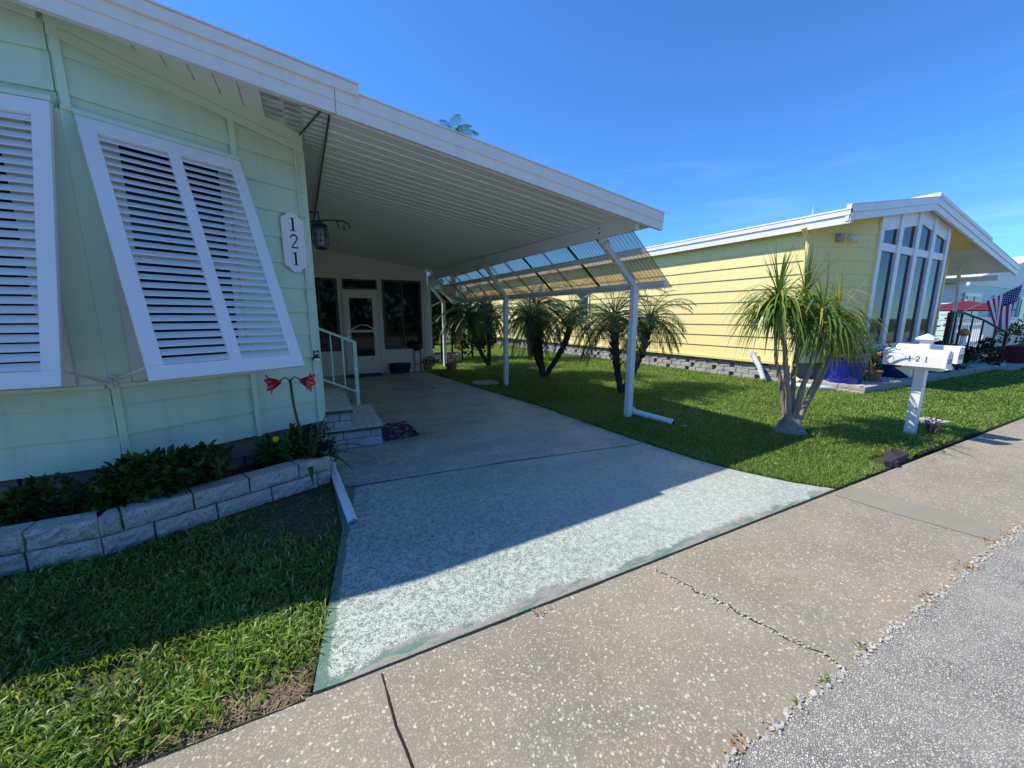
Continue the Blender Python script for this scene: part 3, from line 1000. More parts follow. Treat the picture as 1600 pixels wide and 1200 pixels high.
# thicker roof edge over the house
f = MB()
for x0, x1 in ((-4.6, RIDGE), (RIDGE, .45)):
    f.prism([(x0, 3.575, ceil_z(x0) + .045), (x1, 3.575, ceil_z(x1) + .045), (x1, 3.575, ceil_z(x1) + .125), (x0, 3.575, ceil_z(x0) + .125)], (0, .09, 0))
    xe = x1 + (.005 if x1 > 0 else 0)
    f.prism([(x0, 3.562, ceil_z(x0) + .127), (xe, 3.562, ceil_z(xe) + .127), (xe, 3.562, ceil_z(xe) + .138), (x0, 3.562, ceil_z(x0) + .138)], (0, .4, 0))
f.build('drip_edge', MT['fascia'], gh, bevel=.004)
# front soffit: ribbed panels
f = MB()
xs = -4.0
while xs < .02:
    xe = min(xs + .15, .20)
    for (a, b, dz) in ((xs, xe - .010, 0), (xe - .010, xe, .016)):
        f.add([(a, 3.62, ceil_z(a) + dz), (b, 3.62, ceil_z(b) + dz), (b, 4.75, ceil_z(b) + dz), (a, 4.75, ceil_z(a) + dz)], [(0, 1, 2, 3)])
    for a, d1, d2 in ((xe - .010, 0, .016), (xe, .016, 0)):
        f.add([(a, 3.62, ceil_z(a) + d1), (a, 4.75, ceil_z(a) + d1), (a, 4.75, ceil_z(a) + d2), (a, 3.62, ceil_z(a) + d2)], [(0, 1, 2, 3)])
    xs = xe
f.build('soffit', MT['ceiling'], gh)

# ================================================================== CARPORT
cp = thing('carport', 'white aluminium carport roof on bent posts beside the mint home', 'carport', (3.4, 4.36, 0))
# pan ceiling, ribs run down the slope
mb = MB()
prof = []
y = 3.63
while y < 11.45:
    for dy, dz in ((0, 0), (.125, 0), (.131, .006), (.146, .006), (.151, 0), (.272, 0), (.278, .012), (.300, .012)):
        prof.append((y + dy, dz))
    y += .308
xa, xb_ = .26, 3.86
vs = []; fs = []
for yy, dz in prof:
    xo = xb_ + skew(yy)
    vs += [(xa - .03 * (yy - 3.6), yy, ceil_z(xa) + dz - .012), (xo, yy, ceil_z(xo) + dz - .012)]
for i in range(len(prof) - 1): fs.append((2 * i, 2 * i + 1, 2 * i + 3, 2 * i + 2))
mb.add(vs, fs)
mb.build('ceiling', MT['ceiling'], cp)
# vented strip between house and carport
mb = MB()
y = 3.66
while y < 11.2:
    for dy0, dy1, dz in ((0, .085, 0), (.085, .10, .008)):
        x0a, x1a = -.25, .235
        mb.add([(x0a, y + dy0, ceil_z(x0a) + dz), (x1a, y + dy0, ceil_z(x1a) + dz), (x1a, y + dy1, ceil_z(x1a) + dz), (x0a, y + dy1, ceil_z(x0a) + dz)], [(0, 1, 2, 3)])
    y += .10
mb.build('soffit_strip', MT['ceiling'], cp)
mb = MB()
mb.beam((.245, 3.66, ceil_z(.245) - .022), (.03, 11.1, ceil_z(.03) - .03), .010, .02)
mb.beam((.245, 3.66, ceil_z(.245) - .008), (.0, 4.56, ceil_z(.0) - .012), .010, .012)
mb.build('joint_trim', MT['bronze'], cp)
fascia(.274, 3.90, 'fascia', 0, cp)
# outer gutter edge on the low side
mb = MB()
pts = []
for Y in (3.62, 11.6):
    xo = 3.85 + skew(Y)
    pts.append((xo, Y))
(xa1, ya1), (xa2, ya2) = pts
zc = ceil_z(3.95)
mb.prism([(xa1, ya1, zc - .055), (xa1 + .05, ya1, zc - .055), (xa1 + .05, ya1, zc + .08), (xa1, ya1, zc + .08)], (xa2 - xa1, ya2 - ya1, .04))
mb.build('gutter', MT['fascia'], cp)
# beam carrying the low side
PO = [(4.22, 4.36), (3.76, 7.75), (3.50, 11.53)]
def beam_x(Y): return 3.60 + skew(Y) * 1.0 + .0
mb = MB()
Ya, Yb = 3.72, 11.5
def bz(Y): return ceil_z(beam_x(Y)) - .018
a = (beam_x(Ya), Ya); b = (beam_x(Yb), Yb)
mb.add([(a[0] - .03, a[1], 2.765), (a[0] + .03, a[1], 2.765), (a[0] + .03, a[1], 2.60), (a[0] - .03, a[1], 2.60),
        (b[0] - .03, b[1], 2.80), (b[0] + .03, b[1], 2.80), (b[0] + .03, b[1], 2.57), (b[0] - .03, b[1], 2.57)],
       [(0, 1, 2, 3), (4, 5, 6, 7), (0, 1, 5, 4), (1, 2, 6, 5), (2, 3, 7, 6), (3, 0, 4, 7)])
bm_o = mb.build('beam', MT['white_metal'], cp, bevel=.003)
for px, py in PO:
    for dz in (2.66, 2.72):
        mb = MB(); mb.tube([(beam_x(py - .02) - .028, py - .02, dz), (beam_x(py - .02) - .038, py - .02, dz)], .011, 8)
        child(mb, 'bolt', MT['black_metal'], bm_o)
# bent posts
KZ = 2.0
for px, py in PO:
    mb = MB()
    mb.b2((px - .045, py - .045, -.01), (px + .045, py + .045, KZ + .02))
    tx = beam_x(py)
    a = Vector((px, py, KZ - .02)); b = Vector((tx + .055, py, 2.56))
    mb.beam(a, b, .075, .07)
    mb.box((tx + .04, py, 2.60), (.07, .075, .14))
    for zz in (KZ - .06, KZ + .06):
        mb.tube([(px - .01, py - .046, zz), (px - .01, py - .052, zz)], .008, 8)
    mb.build('post', MT['white_metal'], cp, bevel=.003)
# rails and corrugated sheets of the side awning
def aw(t, Y, off=0.0):                      # t: 0 top .. 1 bottom
    x0 = beam_x(Y) + .07; x1 = x0 + .72
    return Vector((x0 + (x1 - x0) * t + off * .66, Y, 2.60 + (1.97 - 2.60) * t + off * .75))
mb = MB(); mb.beam(aw(.30, 3.86, -.028), aw(.30, 11.4, -.028), .075, .05, up=(.66, 0, .75)); mb.build('awning_rail', MT['white_metal'], cp, bevel=.003)
mb = MB(); mb.beam(aw(.93, 3.86, -.028), aw(.93, 11.4, -.028), .085, .055, up=(.66, 0, .75)); mb.build('awning_rail', MT['white_metal'], cp, bevel=.003)
Y = 3.84; k = 0
while Y < 11.3:
    mb = MB(); vs = []; fs = []
    wdt = .70; n = 84
    for i in range(n + 1):
        yy = Y + wdt * i / n
        o = .011 * math.sin(2 * math.pi * yy / .0665) + .014 + (k % 2) * .004
        vs += [aw(-.02, yy, o), aw(.5, yy, o), aw(1.06, yy, o)]
    for i in range(n):
        for j in (0, 1): fs.append((3 * i + j, 3 * i + j + 1, 3 * i + j + 4, 3 * i + j + 3))
    mb.add(vs, fs)
    # lap strip where two sheets overlap
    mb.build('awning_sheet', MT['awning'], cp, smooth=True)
    Y += .64; k += 1
mb = MB(); mb.b2((beam_x(3.8) + .18, 4.40, 2.30), (beam_x(3.8) + .25, 4.48, 2.60)); 
# downspout behind the first post, with elbow and outlet lying on the grass
ds = MB()
ds.tube([(beam_x(4.5) + .25, 4.52, 2.62), (beam_x(4.5) + .3, 4.52, 2.5), (4.30, 4.50, 2.12), (4.34, 4.50, 1.98), (4.34, 4.50, .22)], .042, 10)
ds.tube([(4.34, 4.50, .24), (4.345, 4.47, .13), (4.37, 4.36, .075), (4.44, 4.05, .06), (4.49, 3.72, .048)], [.045, .048, .048, .046, .046], 12, cap=False)
ds.build('downspout', MT['white_metal'], cp, smooth=True)
mb = MB(); mb.tube([(4.487, 3.74, .048), (4.4875, 3.735, .048)], .044, 12); 
mb.build('outlet_mouth', MT['void'], cp)

# ------------------------------------------------------------------ enclosed porch at the end of the carport
YP = 11.1
pr = thing('porch_enclosure', 'off white enclosed porch wall with dark windows at the carport end', 'porch', (1.3, YP, 0))
def hole_wall(mb, x0, x1, ztop, holes, y, th):
    """wall strips around rectangular openings"""
    xs = sorted({x0, x1, *[h[0] for h in holes], *[h[1] for h in holes]})
    for a, b in zip(xs[:-1], xs[1:]):
        hs = sorted([h for h in holes if h[0] <= a + 1e-6 and h[1] >= b - 1e-6], key=lambda h: h[2])
        z = 0.0
        for h in hs:
            if h[2] > z: mb.prism([(a, y, z), (b, y, z), (b, y, h[2]), (a, y, h[2])], (0, th, 0))
            z = h[3]
        mb.prism([(a, y, z), (b, y, z), (b, y, ztop(b)), (a, y, ztop(a))], (0, th, 0))
holes = [(-.30, .56, .66, 2.52), (.68, 1.54, 2.26, 2.52), (.68, 1.52, .03, 2.20), (1.66, 2.72, .66, 2.54)]
mb = MB(); hole_wall(mb, -.6, 2.86, lambda x: ceil_z(x) - .02, holes, YP, .10)
mb.build('wall', MT['white'], pr)
mb = MB(); mb.b2((2.80, YP - .03, 0), (2.90, YP + .07, 2.78)); mb.b2((2.93, YP - .02, .1), (3.0, YP + .05, 2.7)); mb.build('corner_post', MT['white_metal'], pr, bevel=.004)
for (a, b, z0, z1), nm in zip(holes, ('window', 'transom', 'door', 'window')):
    if nm == 'door': continue
    f = MB(); fw = .06 if nm == 'window' else .035
    f.b2((a, YP - .02, z0), (a + fw, YP + .06, z1)); f.b2((b - fw, YP - .02, z0), (b, YP + .06, z1))
    f.b2((a + fw, YP - .02, z1 - fw), (b - fw, YP + .06, z1)); f.b2((a + fw, YP - .02, z0), (b - fw, YP + .06, z0 + fw * 1.4))
    if nm == 'window':
        f.b2(((a + b) / 2 - .02, YP - .01, z0 + fw * 1.4), ((a + b) / 2 + .02, YP + .05, z1 - fw))
    fo = f.build(nm, MT['bronze'], pr)
    g = MB(); g.b2((a + fw, YP + .02, z0 + fw), (b - fw, YP + .026, z1 - fw)); child(g, 'pane', MT['glass'], fo)
# screen door
d = MB(); a, b, z0, z1 = holes[2]
DY = YP - .025
dl = [(a + .14, b - .13, 1.20, 2.02), (a + .16, b - .13, .50, 1.16)]
hole = MB()
xs_ = [a, a + .15, b - .13, b]
d.b2((a, DY, z0), (a + .14, DY + .04, z1)); d.b2((b - .13, DY, z0), (b, DY + .04, z1))
d.b2((a + .14, DY, 2.04), (b - .13, DY + .04, z1)); d.b2((a + .14, DY, 1.14), (b - .13, DY + .04, 1.20)); d.b2((a + .14, DY, z0), (b - .13, DY + .04, .50))
door = d.build('door', MT['white'], pr, bevel=.003)
g = MB(); g.b2((a + .14, DY + .02, .50), (b - .13, DY + .024, 1.14)); g.b2((a + .14, DY + .02, 1.20), (b - .13, DY + .024, 2.04)); child(g, 'pane', MT['glass'], door)
g = MB(); g.b2((a + .04, DY - .012, .62), (a + .05, DY, .62)) if False else None
g.tube([(a + .145 + i * .0595, DY + .01, 1.20 + .14 * math.sin(math.pi * i / 10)) for i in range(11)], .016, 6); child(g, 'arch_bar', MT['white'], door)
for zz, nm in ((1.02, 'knob'), (1.16, 'deadbolt')):
    g = MB(); g.tube([(a + .07, DY, zz), (a + .07, DY - .03, zz), (a + .07, DY - .055, zz)], [.014, .012, .03], 12)
    child(g, nm, MT['chrome'], door)
g = MB()
g.tube([(a - .03, YP - .01, .03), (a - .03, YP - .01, 2.22)], .012, 6); g.tube([(b + .03, YP - .01, .03), (b + .03, YP - .01, 2.22)], .012, 6)
g.build('door_jamb', MT['cream'], pr)

# ------------------------------------------------------------------ steps with handrail
st = thing('side_steps', 'two block steps with speckled green treads at the home side', 'steps', (.3, 5.4, 0))
def course(mb, x0, x1, y, z0, z1, wd, off, depth=.1, axis='x'):
    x = x0 - off
    while x < x1 - .01:
        a, b = max(x0, x) + .004, min(x1, x + wd) - .004
        if b - a > .02:
            if axis == 'x': mb.rough_block((a, y, z0), (b - a, 0, 0), (0, depth, 0), (0, 0, z1 - z0 - .008), .004, 6, 3)
            else: mb.rough_block((y, b, z0), (0, a - b, 0), (-depth, 0, 0), (0, 0, z1 - z0 - .008), .004, 6, 3)
        x += wd
mb = MB()
course(mb, -.06, .62, 4.76, .014, .125, .40, .12); course(mb, -.06, .62, 4.762, .125, .215, .30, .05)
course(mb, 4.76, 6.0, .62, .014, .125, .40, .1, axis='y'); course(mb, 4.76, 6.0, .618, .125, .215, .30, .02, axis='y')
course(mb, -.06, .285, 4.80, .25, .345, .22, .07); course(mb, -.06, .285, 4.802, .345, .44, .22, .0)
course(mb, 4.80, 6.2, .285, .25, .345, .30, .1, axis='y'); course(mb, 4.80, 6.2, .283, .345, .44, .30, .0, axis='y')
mb.build('block_base', MT['pink_block'], st)
mb = MB(); mb.b2((-.08, 4.735, .217), (.645, 6.02, .252)); mb.b2((-.08, 4.775, .442), (.31, 6.3, .482))
mb.build('tread', MT['step_top'], st, bevel=.004)
mb = MB(); mb.b2((-.08, 4.731, .215), (.647, 4.736, .245)); mb.b2((-.08, 4.771, .44), (.312, 4.777, .476)); mb.build('tread_nosing', paint('dark_green_paint', (.05, .08, .06), .6, .2), st)
mb = MB(); mb.b2((-.1, 5.2, .46), (-.055, 6.25, 2.5)); mb.build('side_door', MT['white'], st)

hr = thing('handrail', 'mint painted sloping step handrail with square end post', 'handrail', (.5, 6.05, .25))
mb = MB(); mb.b2((.455, 6.03, .25), (.505, 6.08, 1.20)); mb.build('post', MT['green_trim'], hr, bevel=.003)
mb = MB(); mb.beam((.48, 6.055, 1.19), (.0, 6.055, 1.40), .03, .035); mb.build('top_rail', MT['green_trim'], hr, bevel=.003)
mb = MB(); mb.beam((.46, 6.055, .46), (.0, 6.055, .68), .022, .028); mb.build('bottom_rail', MT['green_trim'], hr, bevel=.002)
for x in (.02, .17, .32):
    mb = MB(); zz = 1.19 + (.48 - x) * .4375; zb = .46 + (.46 - x) * .478
    mb.b2((x - .009, 6.046, zb), (x + .009, 6.064, zz)); mb.build('baluster', MT['green_trim'], hr)

mb = MB()
poly = [(.66, 4.84), (1.10, 4.90), (1.08, 5.62), (.68, 5.60)]
mb.prism([(x, y, .016) for x, y in poly], (0, 0, .014))
for i in range(520):
    x = rng.uniform(.67, 1.09); y = rng.uniform(4.90, 5.60)
    mb.box((x, y, .032), (.03, .014, .010), Matrix.Rotation(rng.uniform(0, 3.1), 3, 'Z') @ Matrix.Rotation(rng.uniform(-.4, .4), 3, 'X'))
tag(mb.build('doormat', MT['rag_mat']), 'dark speckled rag mat lying beside the block steps', 'doormat')
mb = MB(); mb.b2((.55, 10.55, .016), (1.5, 11.03, .03)); tag(mb.build('doormat', MT['rubber'], bevel=.004), 'flat black mat before the porch door', 'doormat')

# ------------------------------------------------------------------ house number plaque
def prism_sv(mb, poly, fn, off0, off1):
    """poly of (s,z) on a surface fn(s,off,z)"""
    a = [fn(s, off0, z) for s, z in poly]; b = [fn(s, off1, z) for s, z in poly]
    n = len(a)
    mb.add(a + b, [tuple(range(n))[::-1], tuple(range(n, 2 * n))] + [(i, (i + 1) % n, n + (i + 1) % n, n + i) for i in range(n)])
def digit_one(cx, cz, h):
    w_ = h * .5
    st_ = h * .075
    return [[(cx - st_, cz - h / 2), (cx + st_, cz - h / 2), (cx + st_, cz + h / 2), (cx - st_ * .6, cz + h / 2), (cx - st_, cz + h * .44)],
            [(cx - w_ * .46, cz - h / 2), (cx + w_ * .46, cz - h / 2), (cx + w_ * .46, cz - h * .45), (cx - w_ * .46, cz - h * .45)],
            [(cx - st_, cz + h * .44), (cx - st_, cz + h * .38), (cx - w_ * .44, cz + h * .34), (cx - w_ * .44, cz + h * .38)]]
def digit_two(cx, cz, h):
    r = h * .24; top = cz + h / 2 - r
    cen = []
    for i in range(13):
        t = R(165 - i * 17.5)
        cen.append((cx + r * .95 * math.cos(t), top + r * math.sin(t), .5 + .5 * math.sin(R(i * 15))))
    last = cen[-1]
    for i in range(1, 7):
        t = i / 6
        cen.append((last[0] + (cx - r * .95 - last[0]) * t, last[1] + (cz - h * .42 - last[1]) * t, .8 - .35 * t))
    out = []
    L_, R_ = [], []
    for i, (x, z, k) in enumerate(cen):
        a = cen[max(0, i - 1)]; b = cen[min(len(cen) - 1, i + 1)]
        d = Vector((b[0] - a[0], b[1] - a[1])).normalized(); n = Vector((-d.y, d.x)); q = h * .065 * k
        L_.append((x + n.x * q, z + n.y * q)); R_.append((x - n.x * q, z - n.y * q))
    out = [[L_[i], L_[i + 1], R_[i + 1], R_[i]] for i in range(len(L_) - 1)]
    out.append([(cx - h * .25, cz - h / 2), (cx + h * .24, cz - h / 2), (cx + h * .27, cz - h * .33), (cx + h * .23, cz - h * .38), (cx - h * .23, cz - h * .42)])
    out.append([(cx - r * 1.05 + h * .055 * math.cos(R(k * 45)), top + h * .02 + h * .055 * math.sin(R(k * 45))) for k in range(8)])
    return out
def digits(fn, text, cs, h, off0, off1, parent, mat, mirror=1):
    for ch, (cx, cz) in zip(text, cs):
        mb = MB()
        for poly in (digit_one if ch == '1' else digit_two)(0, 0, h):
            prism_sv(mb, [(cx + mirror * p, cz + q) for p, q in poly], fn, off0, off1)
        mb.build('digit', mat, parent)
sg = thing('house_number_sign', 'white scalloped vertical plaque reading 121 on the green siding', 'sign', tuple(bay(.17, .03, 2.0)))
sfn = lambda s, off, z: bay(.165 - s, off + .026, z)
def plaque(w_, z0, z1):
    h_ = w_ / 2
    p = [(-h_, z0 + .06), (-h_ * .62, z0 + .035), (-h_ * .45, z0 + .012)] + [(h_ * .45 * math.cos(R(a)), z0 + .012 + .012 * math.sin(R(a)) - .006) for a in (240, 270, 300)] + [(h_ * .45, z0 + .012), (h_ * .62, z0 + .035), (h_, z0 + .06)]
    q = [(h_, z1 - .06), (h_ * .62, z1 - .035), (h_ * .45, z1 - .012), (0, z1 + .002), (-h_ * .45, z1 - .012), (-h_ * .62, z1 - .035), (-h_, z1 - .06)]
    return p + q
mb = MB(); prism_sv(mb, plaque(.215, 1.99, 2.545), sfn, .0, .018); mb.build('plate', MT['white_metal'], sg, bevel=.003)
digits(sfn, '121', [(0, 2.435), (0, 2.275), (0, 2.115)], .125, .0182, .021, sg, MT['digit_black'])

# lantern on the corner
LY = 4.72; lx = .115
ln = thing('wall_lantern', 'black wire cage lantern hanging at the house corner', 'lantern', (lx, LY, 2.25))
zt_, zb_ = 2.49, 2.265
mb = MB()
mb.b2((-.02, LY - .03, 2.50), (.0, LY + .03, 2.66)); mb.tube([(.0, LY, 2.625), (lx, LY, 2.625)], .008, 8); mb.tube([(lx, LY, 2.64), (lx, LY, 2.54)], .007, 8)
mb.build('bracket', MT['black_metal'], ln)
mb = MB()
mb.lathe((lx, LY, 0), [(.004, 2.56), (.02, 2.545), (.045, 2.52), (.075, 2.50), (.078, 2.492), (.004, 2.49)], 10); mb.build('cap', MT['black_metal'], ln)
mb = MB()
for k in range(8):
    t = 2 * math.pi * k / 8
    rr = [(.060, 2.495), (.078, 2.46), (.080, 2.33), (.052, 2.262)]
    mb.tube([(lx + r_ * math.cos(t), LY + r_ * math.sin(t), z) for r_, z in rr], .0035, 5)
for r_, z in ((.078, 2.46), (.080, 2.395), (.080, 2.33), (.052, 2.262)):
    mb.tube([(lx + r_ * math.cos(2 * math.pi * k / 20), LY + r_ * math.sin(2 * math.pi * k / 20), z) for k in range(21)], .0035, 5, cap=False)
mb.lathe((lx, LY, 0), [(.002, 2.258), (.05, 2.258), (.05, 2.266), (.002, 2.268)], 12)
mb.build('cage', MT['black_metal'], ln)
mb = MB(); mb.lathe((lx, LY, 0), [(.03, 2.275), (.048, 2.29), (.050, 2.42), (.035, 2.46), (.03, 2.485)], 16); mb.build('glass_chimney', MT['bulb'], ln, smooth=True)
hk = thing('spot_lamp', 'small white spot lamp on a curved wire arm behind the lantern', 'lamp', (.26, 5.4, 2.6))
mb = MB(); mb.tube([(.0, 5.4, 2.66), (.2, 5.4, 2.70), (.40, 5.4, 2.71), (.46, 5.4, 2.68), (.47, 5.4, 2.63)], .009, 6); mb.tube([(.33, 5.4, 2.70), (.35, 5.4, 2.63)], .008, 6); mb.build('arm', MT['black_metal'], hk)
mb = MB(); mb.lathe((.41, 5.4, 0), [(.004, 2.60), (.024, 2.607), (.018, 2.65), (.008, 2.67)], 12); mb.build('bulb', MT['bulb'], hk)

# little figure on the corner trim
orn = thing('wall_ornament', 'small black and white owl shaped ornament on the corner siding', 'ornament', tuple(bay(.045, .03, 1.09)))
ofn = lambda s, off, z: bay(.045 - s, off + .028, z)
ell = lambda cx, cz, a, b, n=16: [(cx + a * math.cos(2 * math.pi * k / n), cz + b * math.sin(2 * math.pi * k / n)) for k in range(n)]
mb = MB(); prism_sv(mb, ell(0, 1.165, .030, .028), ofn, 0, .02); prism_sv(mb, [(-.03, 1.175), (-.012, 1.185), (-.028, 1.205)], ofn, 0, .018); prism_sv(mb, [(.03, 1.175), (.012, 1.185), (.028, 1.205)], ofn, 0, .018); prism_sv(mb, ell(0, 1.115, .042, .03), ofn, 0, .016); mb.build('body', MT['black_metal'], orn)
for ex in (-.012, .012):
    mb = MB(); prism_sv(mb, ell(ex, 1.17, .009, .010), ofn, .0, .024); mb.build('eye', MT['white'], orn)
mb = MB(); prism_sv(mb, ell(0, 1.103, .034, .016), ofn, 0, .021); mb.build('belly', MT['white'], orn)

# ------------------------------------------------------------------ planter wall, bed and its plants
pw = thing('planter_wall', 'low two course wall of rough grey blocks edging the flower bed', 'planter wall', (-1.0, 3.4, 0))
def wall_run(mb, a, b, z0, h, wd, off, depth=.13, amp=.008):
    a, b = Vector(a), Vector(b); d = b - a; L = d.length; d /= L
    bk = Vector((-d.y, d.x))
    x = -off; r_ = random.Random(int(z0 * 1000) + int(L * 100))
    while x < L - .02:
        w2 = wd * r_.choice((.55, 1, 1, 1.05))
        u, v = max(0, x) + .006, min(L, x + w2) - .006
        if v - u > .03:
            o = a + d * u + bk * r_.uniform(-.004, .006)
            mb.rough_block((o.x, o.y, z0), (*(d * (v - u)), 0), (*(bk * depth), 0), (0, 0, h), amp, 9, 4)
        x += w2
PW = [(-4.2, 3.25), (-1.36, 3.25), (.02, 3.84)]
mb = MB()
for zz, off, dep in ((.0, .1, .12), (.135, .25, .16)):
    for a, b in zip(PW[:-1], PW[1:]): wall_run(mb, a, b, zz, .122, .36, off, dep)
    wall_run(mb, (.02, 3.85), (.02, 4.7), zz, .122, .36, .0, .14)
mb.build('block_courses', MT['planter_block'], pw)
mb = MB()
for (a, b) in zip(PW[:-1], PW[1:]):
    a, b = Vector(a), Vector(b); d = (b - a).normalized(); bk = Vector((-d.y, d.x))
    q = [a + bk * .03, b + bk * .03, b + bk * .11, a + bk * .11]
    mb.prism([(p.x, p.y, 0) for p in q], (0, 0, .245))
mb.tube([(-1.38, 3.335, 0), (-1.38, 3.335, .235)], .05, 8)
mb.build('mortar', MT['grey_block'], pw)
sheet('bed_soil', [(-4.2, 3.34), (-1.4, 3.34), (-.1, 3.92), (-.1, 4.62), (.0, 4.62), (-1.42, 3.9), (-4.2, 3.9)], .15, MT['mulch'], .1)

def bush(name, label, at, rad, n, L, wd, mat, group=None, zmin=.14, stems=6, cat='plant', **k):
    t = thing(name, label, cat, at, group)
    mb = MB(); leafball(mb, (at[0], at[1], at[2] + rad[2] * .9), rad, n, L, wd, zmin=zmin, **k)
    mb.build('foliage', mat, t)
    mb = MB()
    for i in range(stems):
        a = rng.uniform(0, 6.28)
        p = Vector(at)
        mb.tube([p, p + Vector((math.cos(a) * rad[0] * .4, math.sin(a) * rad[1] * .4, rad[2] * .8)), p + Vector((math.cos(a) * rad[0] * .7, math.sin(a) * rad[1] * .7, rad[2] * 1.5))], [.005, .004, .002], 5)
    mb.build('stem', MT['shrub_leaf'], t)
    return t
bush('leafy_shrub', 'dark green leafy shrub in the bed, below the right shutter, largest of the bed', (-1.15, 3.62, .15), (.40, .17, .22), 1400, .075, .05, MT['shrub_leaf'], rlo=.1)
bush('leafy_shrub', 'low dark green shrub at the left end of the flower bed', (-1.62, 3.55, .15), (.26, .15, .15), 620, .075, .05, MT['shrub_leaf'], rlo=.0, rhi=.8)
bush('leafy_shrub', 'small dull shrub against the skirting between the two larger bed plants', (-.50, 4.18, .15), (.17, .08, .08), 220, .05, .035, MT['dark_leaf'])
fb = bush('flowering_shrub', 'green shrub with one yellow flower in the bed corner', (-.36, 4.02, .15), (.17, .13, .17), 420, .08, .045, MT['shrub_leaf'], rlo=.2)
mb = MB()
for k in range(6):
    a = k * 1.05
    leaf(mb, Vector((-.40, 3.92, .47)), Vector((math.cos(a), -.35, math.sin(a))), Vector((0, -1, .2)), .032, .034, .5)
mb.build('flower', MT['yellow_petal'], fb)
bush('fern_shrub', 'fine leaved dark shrub at the planter corner behind the pipe', (-.10, 4.05, .15), (.17, .17, .17), 900, .05, .018, MT['dark_leaf'], rlo=.1)

# amaryllis
am = thing('amaryllis', 'amaryllis with two red and white trumpet flowers on one stalk', 'flower', (-.20, 3.95, .15))
top = Vector((-.245, 3.93, .985))
mb = MB(); mb.tube([(-.18, 3.95, .15), (-.20, 3.94, .45), (-.235, 3.93, .75), top], [.014, .013, .011, .010], 8)
for hx, sg_ in ((-.115, -1), (.125, 1)):
    mb.tube([top, top + Vector((hx * .3, -.01, .035)), top + Vector((hx * .55, -.02, .02)), top + Vector((hx * .68, -.02, -.005))], [.007, .006, .006, .008], 6)
mb.build('stalk', MT['lily_leaf'], am, smooth=True)
for hx, dirv in ((-.115, Vector((-1, -.45, -.12))), (.125, Vector((1, -.5, -.18)))):
    mb = MB()
    base = top + Vector((hx * .66, -.02, -.002)); dv = dirv.normalized()
    s1 = dv.cross(Vector((0, 0, 1))).normalized(); s2 = s1.cross(dv)
    for k in range(6):
        a = 2 * math.pi * k / 6 + .3
        o = s1 * math.cos(a) + s2 * math.sin(a)
        prev = None
        sidev = dv.cross(o).normalized()
        for i in range(7):
            t = i / 6
            p = base + dv * (.135 * t - .05 * max(0, t - .6) * 2) + o * (.008 + .090 * t ** 1.6)
            wv = .034 * math.sin(math.pi * min(1, .12 + t * .88)) + .002
            row = (p - sidev * wv, p + dv * -.0 + o * -.006, p + sidev * wv)
            if prev:
                b0 = len(mb.v)
                mb.v += [tuple(q) for q in (*prev, *row)]
                mb.rnd += [.2 + .2 * t, .95 if t < .85 else .4, .2 + .2 * t] * 2
                for f in ((0, 1, 4, 3), (1, 2, 5, 4)):
                    mb.f.append(tuple(x + b0 for x in f)); mb.mi.append(0)
            prev = row
    mb.build('flower', MT['red_petal'], am, smooth=True)
mb = MB()
for d_, L_, dr in (((.16, -.20, 1), .62, 1.0), ((.62, -.1, 1), .66, 1.9), ((.08, -.15, 1), .46, .5), ((-.30, -.2, 1), .44, 1.0), ((.42, -.45, .9), .56, 2.0), ((.05, -.6, .6), .36, 2.2), ((.75, .05, .9), .60, 2.1)):
    strip(mb, (-.15 + rng.uniform(-.02, .02), 3.90, .17), d_, L_, .050, dr, 12, rng.uniform(.3, .9), taper=True)
mb.build('leaves', MT['lily_leaf'], am)

# white drain pipe along the driveway edge
mb = MB(); mb.tube([(.03, 4.62, .06), (.035, 4.1, .052), (.09, 3.4, .05), (.135, 2.86,   .048)], .036, 16, cap=False); mb.tube([(.134, 2.88, .048), (.135, 2.858, .048)], [.026, .026], 16, cap=False)
mb.tube([(.13, 2.93, .048), (.1305, 2.925, .048)], .027, 16)
tag(mb.build('drain_pipe', [MT['pvc']], smooth=True), 'white plastic pipe lying along the driveway edge by the planter', 'pipe')

# ------------------------------------------------------------------ pots by the porch wall
def potlathe(c, r0, r1, h, rim=.02, n=20):
    mb = MB()
    mb.lathe(c, [(r0 * .9, .0), (r0, .01), (r1, h - rim), (r1 + .012, h - rim), (r1 + .014, h), (r1 - .012, h), (r1 - .02, h - .04), (.01, h - .045)], n)
    return mb
t = thing('trough_planter', 'dark blue oval tub on the slab below the porch window', 'planter', (2.0, 10.86, .014))
mb = MB(); vs = []
for r_, z in ((.24, .0), (.25, .01), (.30, .24), (.315, .245), (.315, .27), (.28, .27), (.27, .22), (.02, .215)):
    vs.append((r_, z))
mb.lathe((0, 0, 0), vs, 24); mb.v = [(2.0 + x, 10.86 + y * .45, .014 + z) for x, y, z in mb.v]; mb.build('tub', MT['navy'], t)
mb = MB(); mb.lathe((0, 0, 0), [(.01, .222), (.26, .224), (.26, .228), (.01, .24)], 20); mb.v = [(2.0 + x, 10.86 + y * .42, .014 + z) for x, y, z in mb.v]; mb.build('soil', MT['soil'], t)
t = thing('plant_stand', 'thin black iron stand holding a potted fern at the porch corner', 'plant stand', (2.48, 10.8, .014))
mb = MB()
for k in range(4):
    a = .4 + k * math.pi / 2
    mb.tube([(2.48 + r_ * math.cos(a), 10.8 + r_ * math.sin(a), z) for r_, z in ((.14, .014), (.11, .2), (.14, .45), (.10, .62))], .008, 6)
for r_, z in ((.115, .25), (.10, .62)): mb.tube([(2.48 + r_ * math.cos(k * .314), 10.8 + r_ * math.sin(k * .314), z) for k in range(21)], .006, 5, cap=False)
mb.build('stand', MT['black_metal'], t)
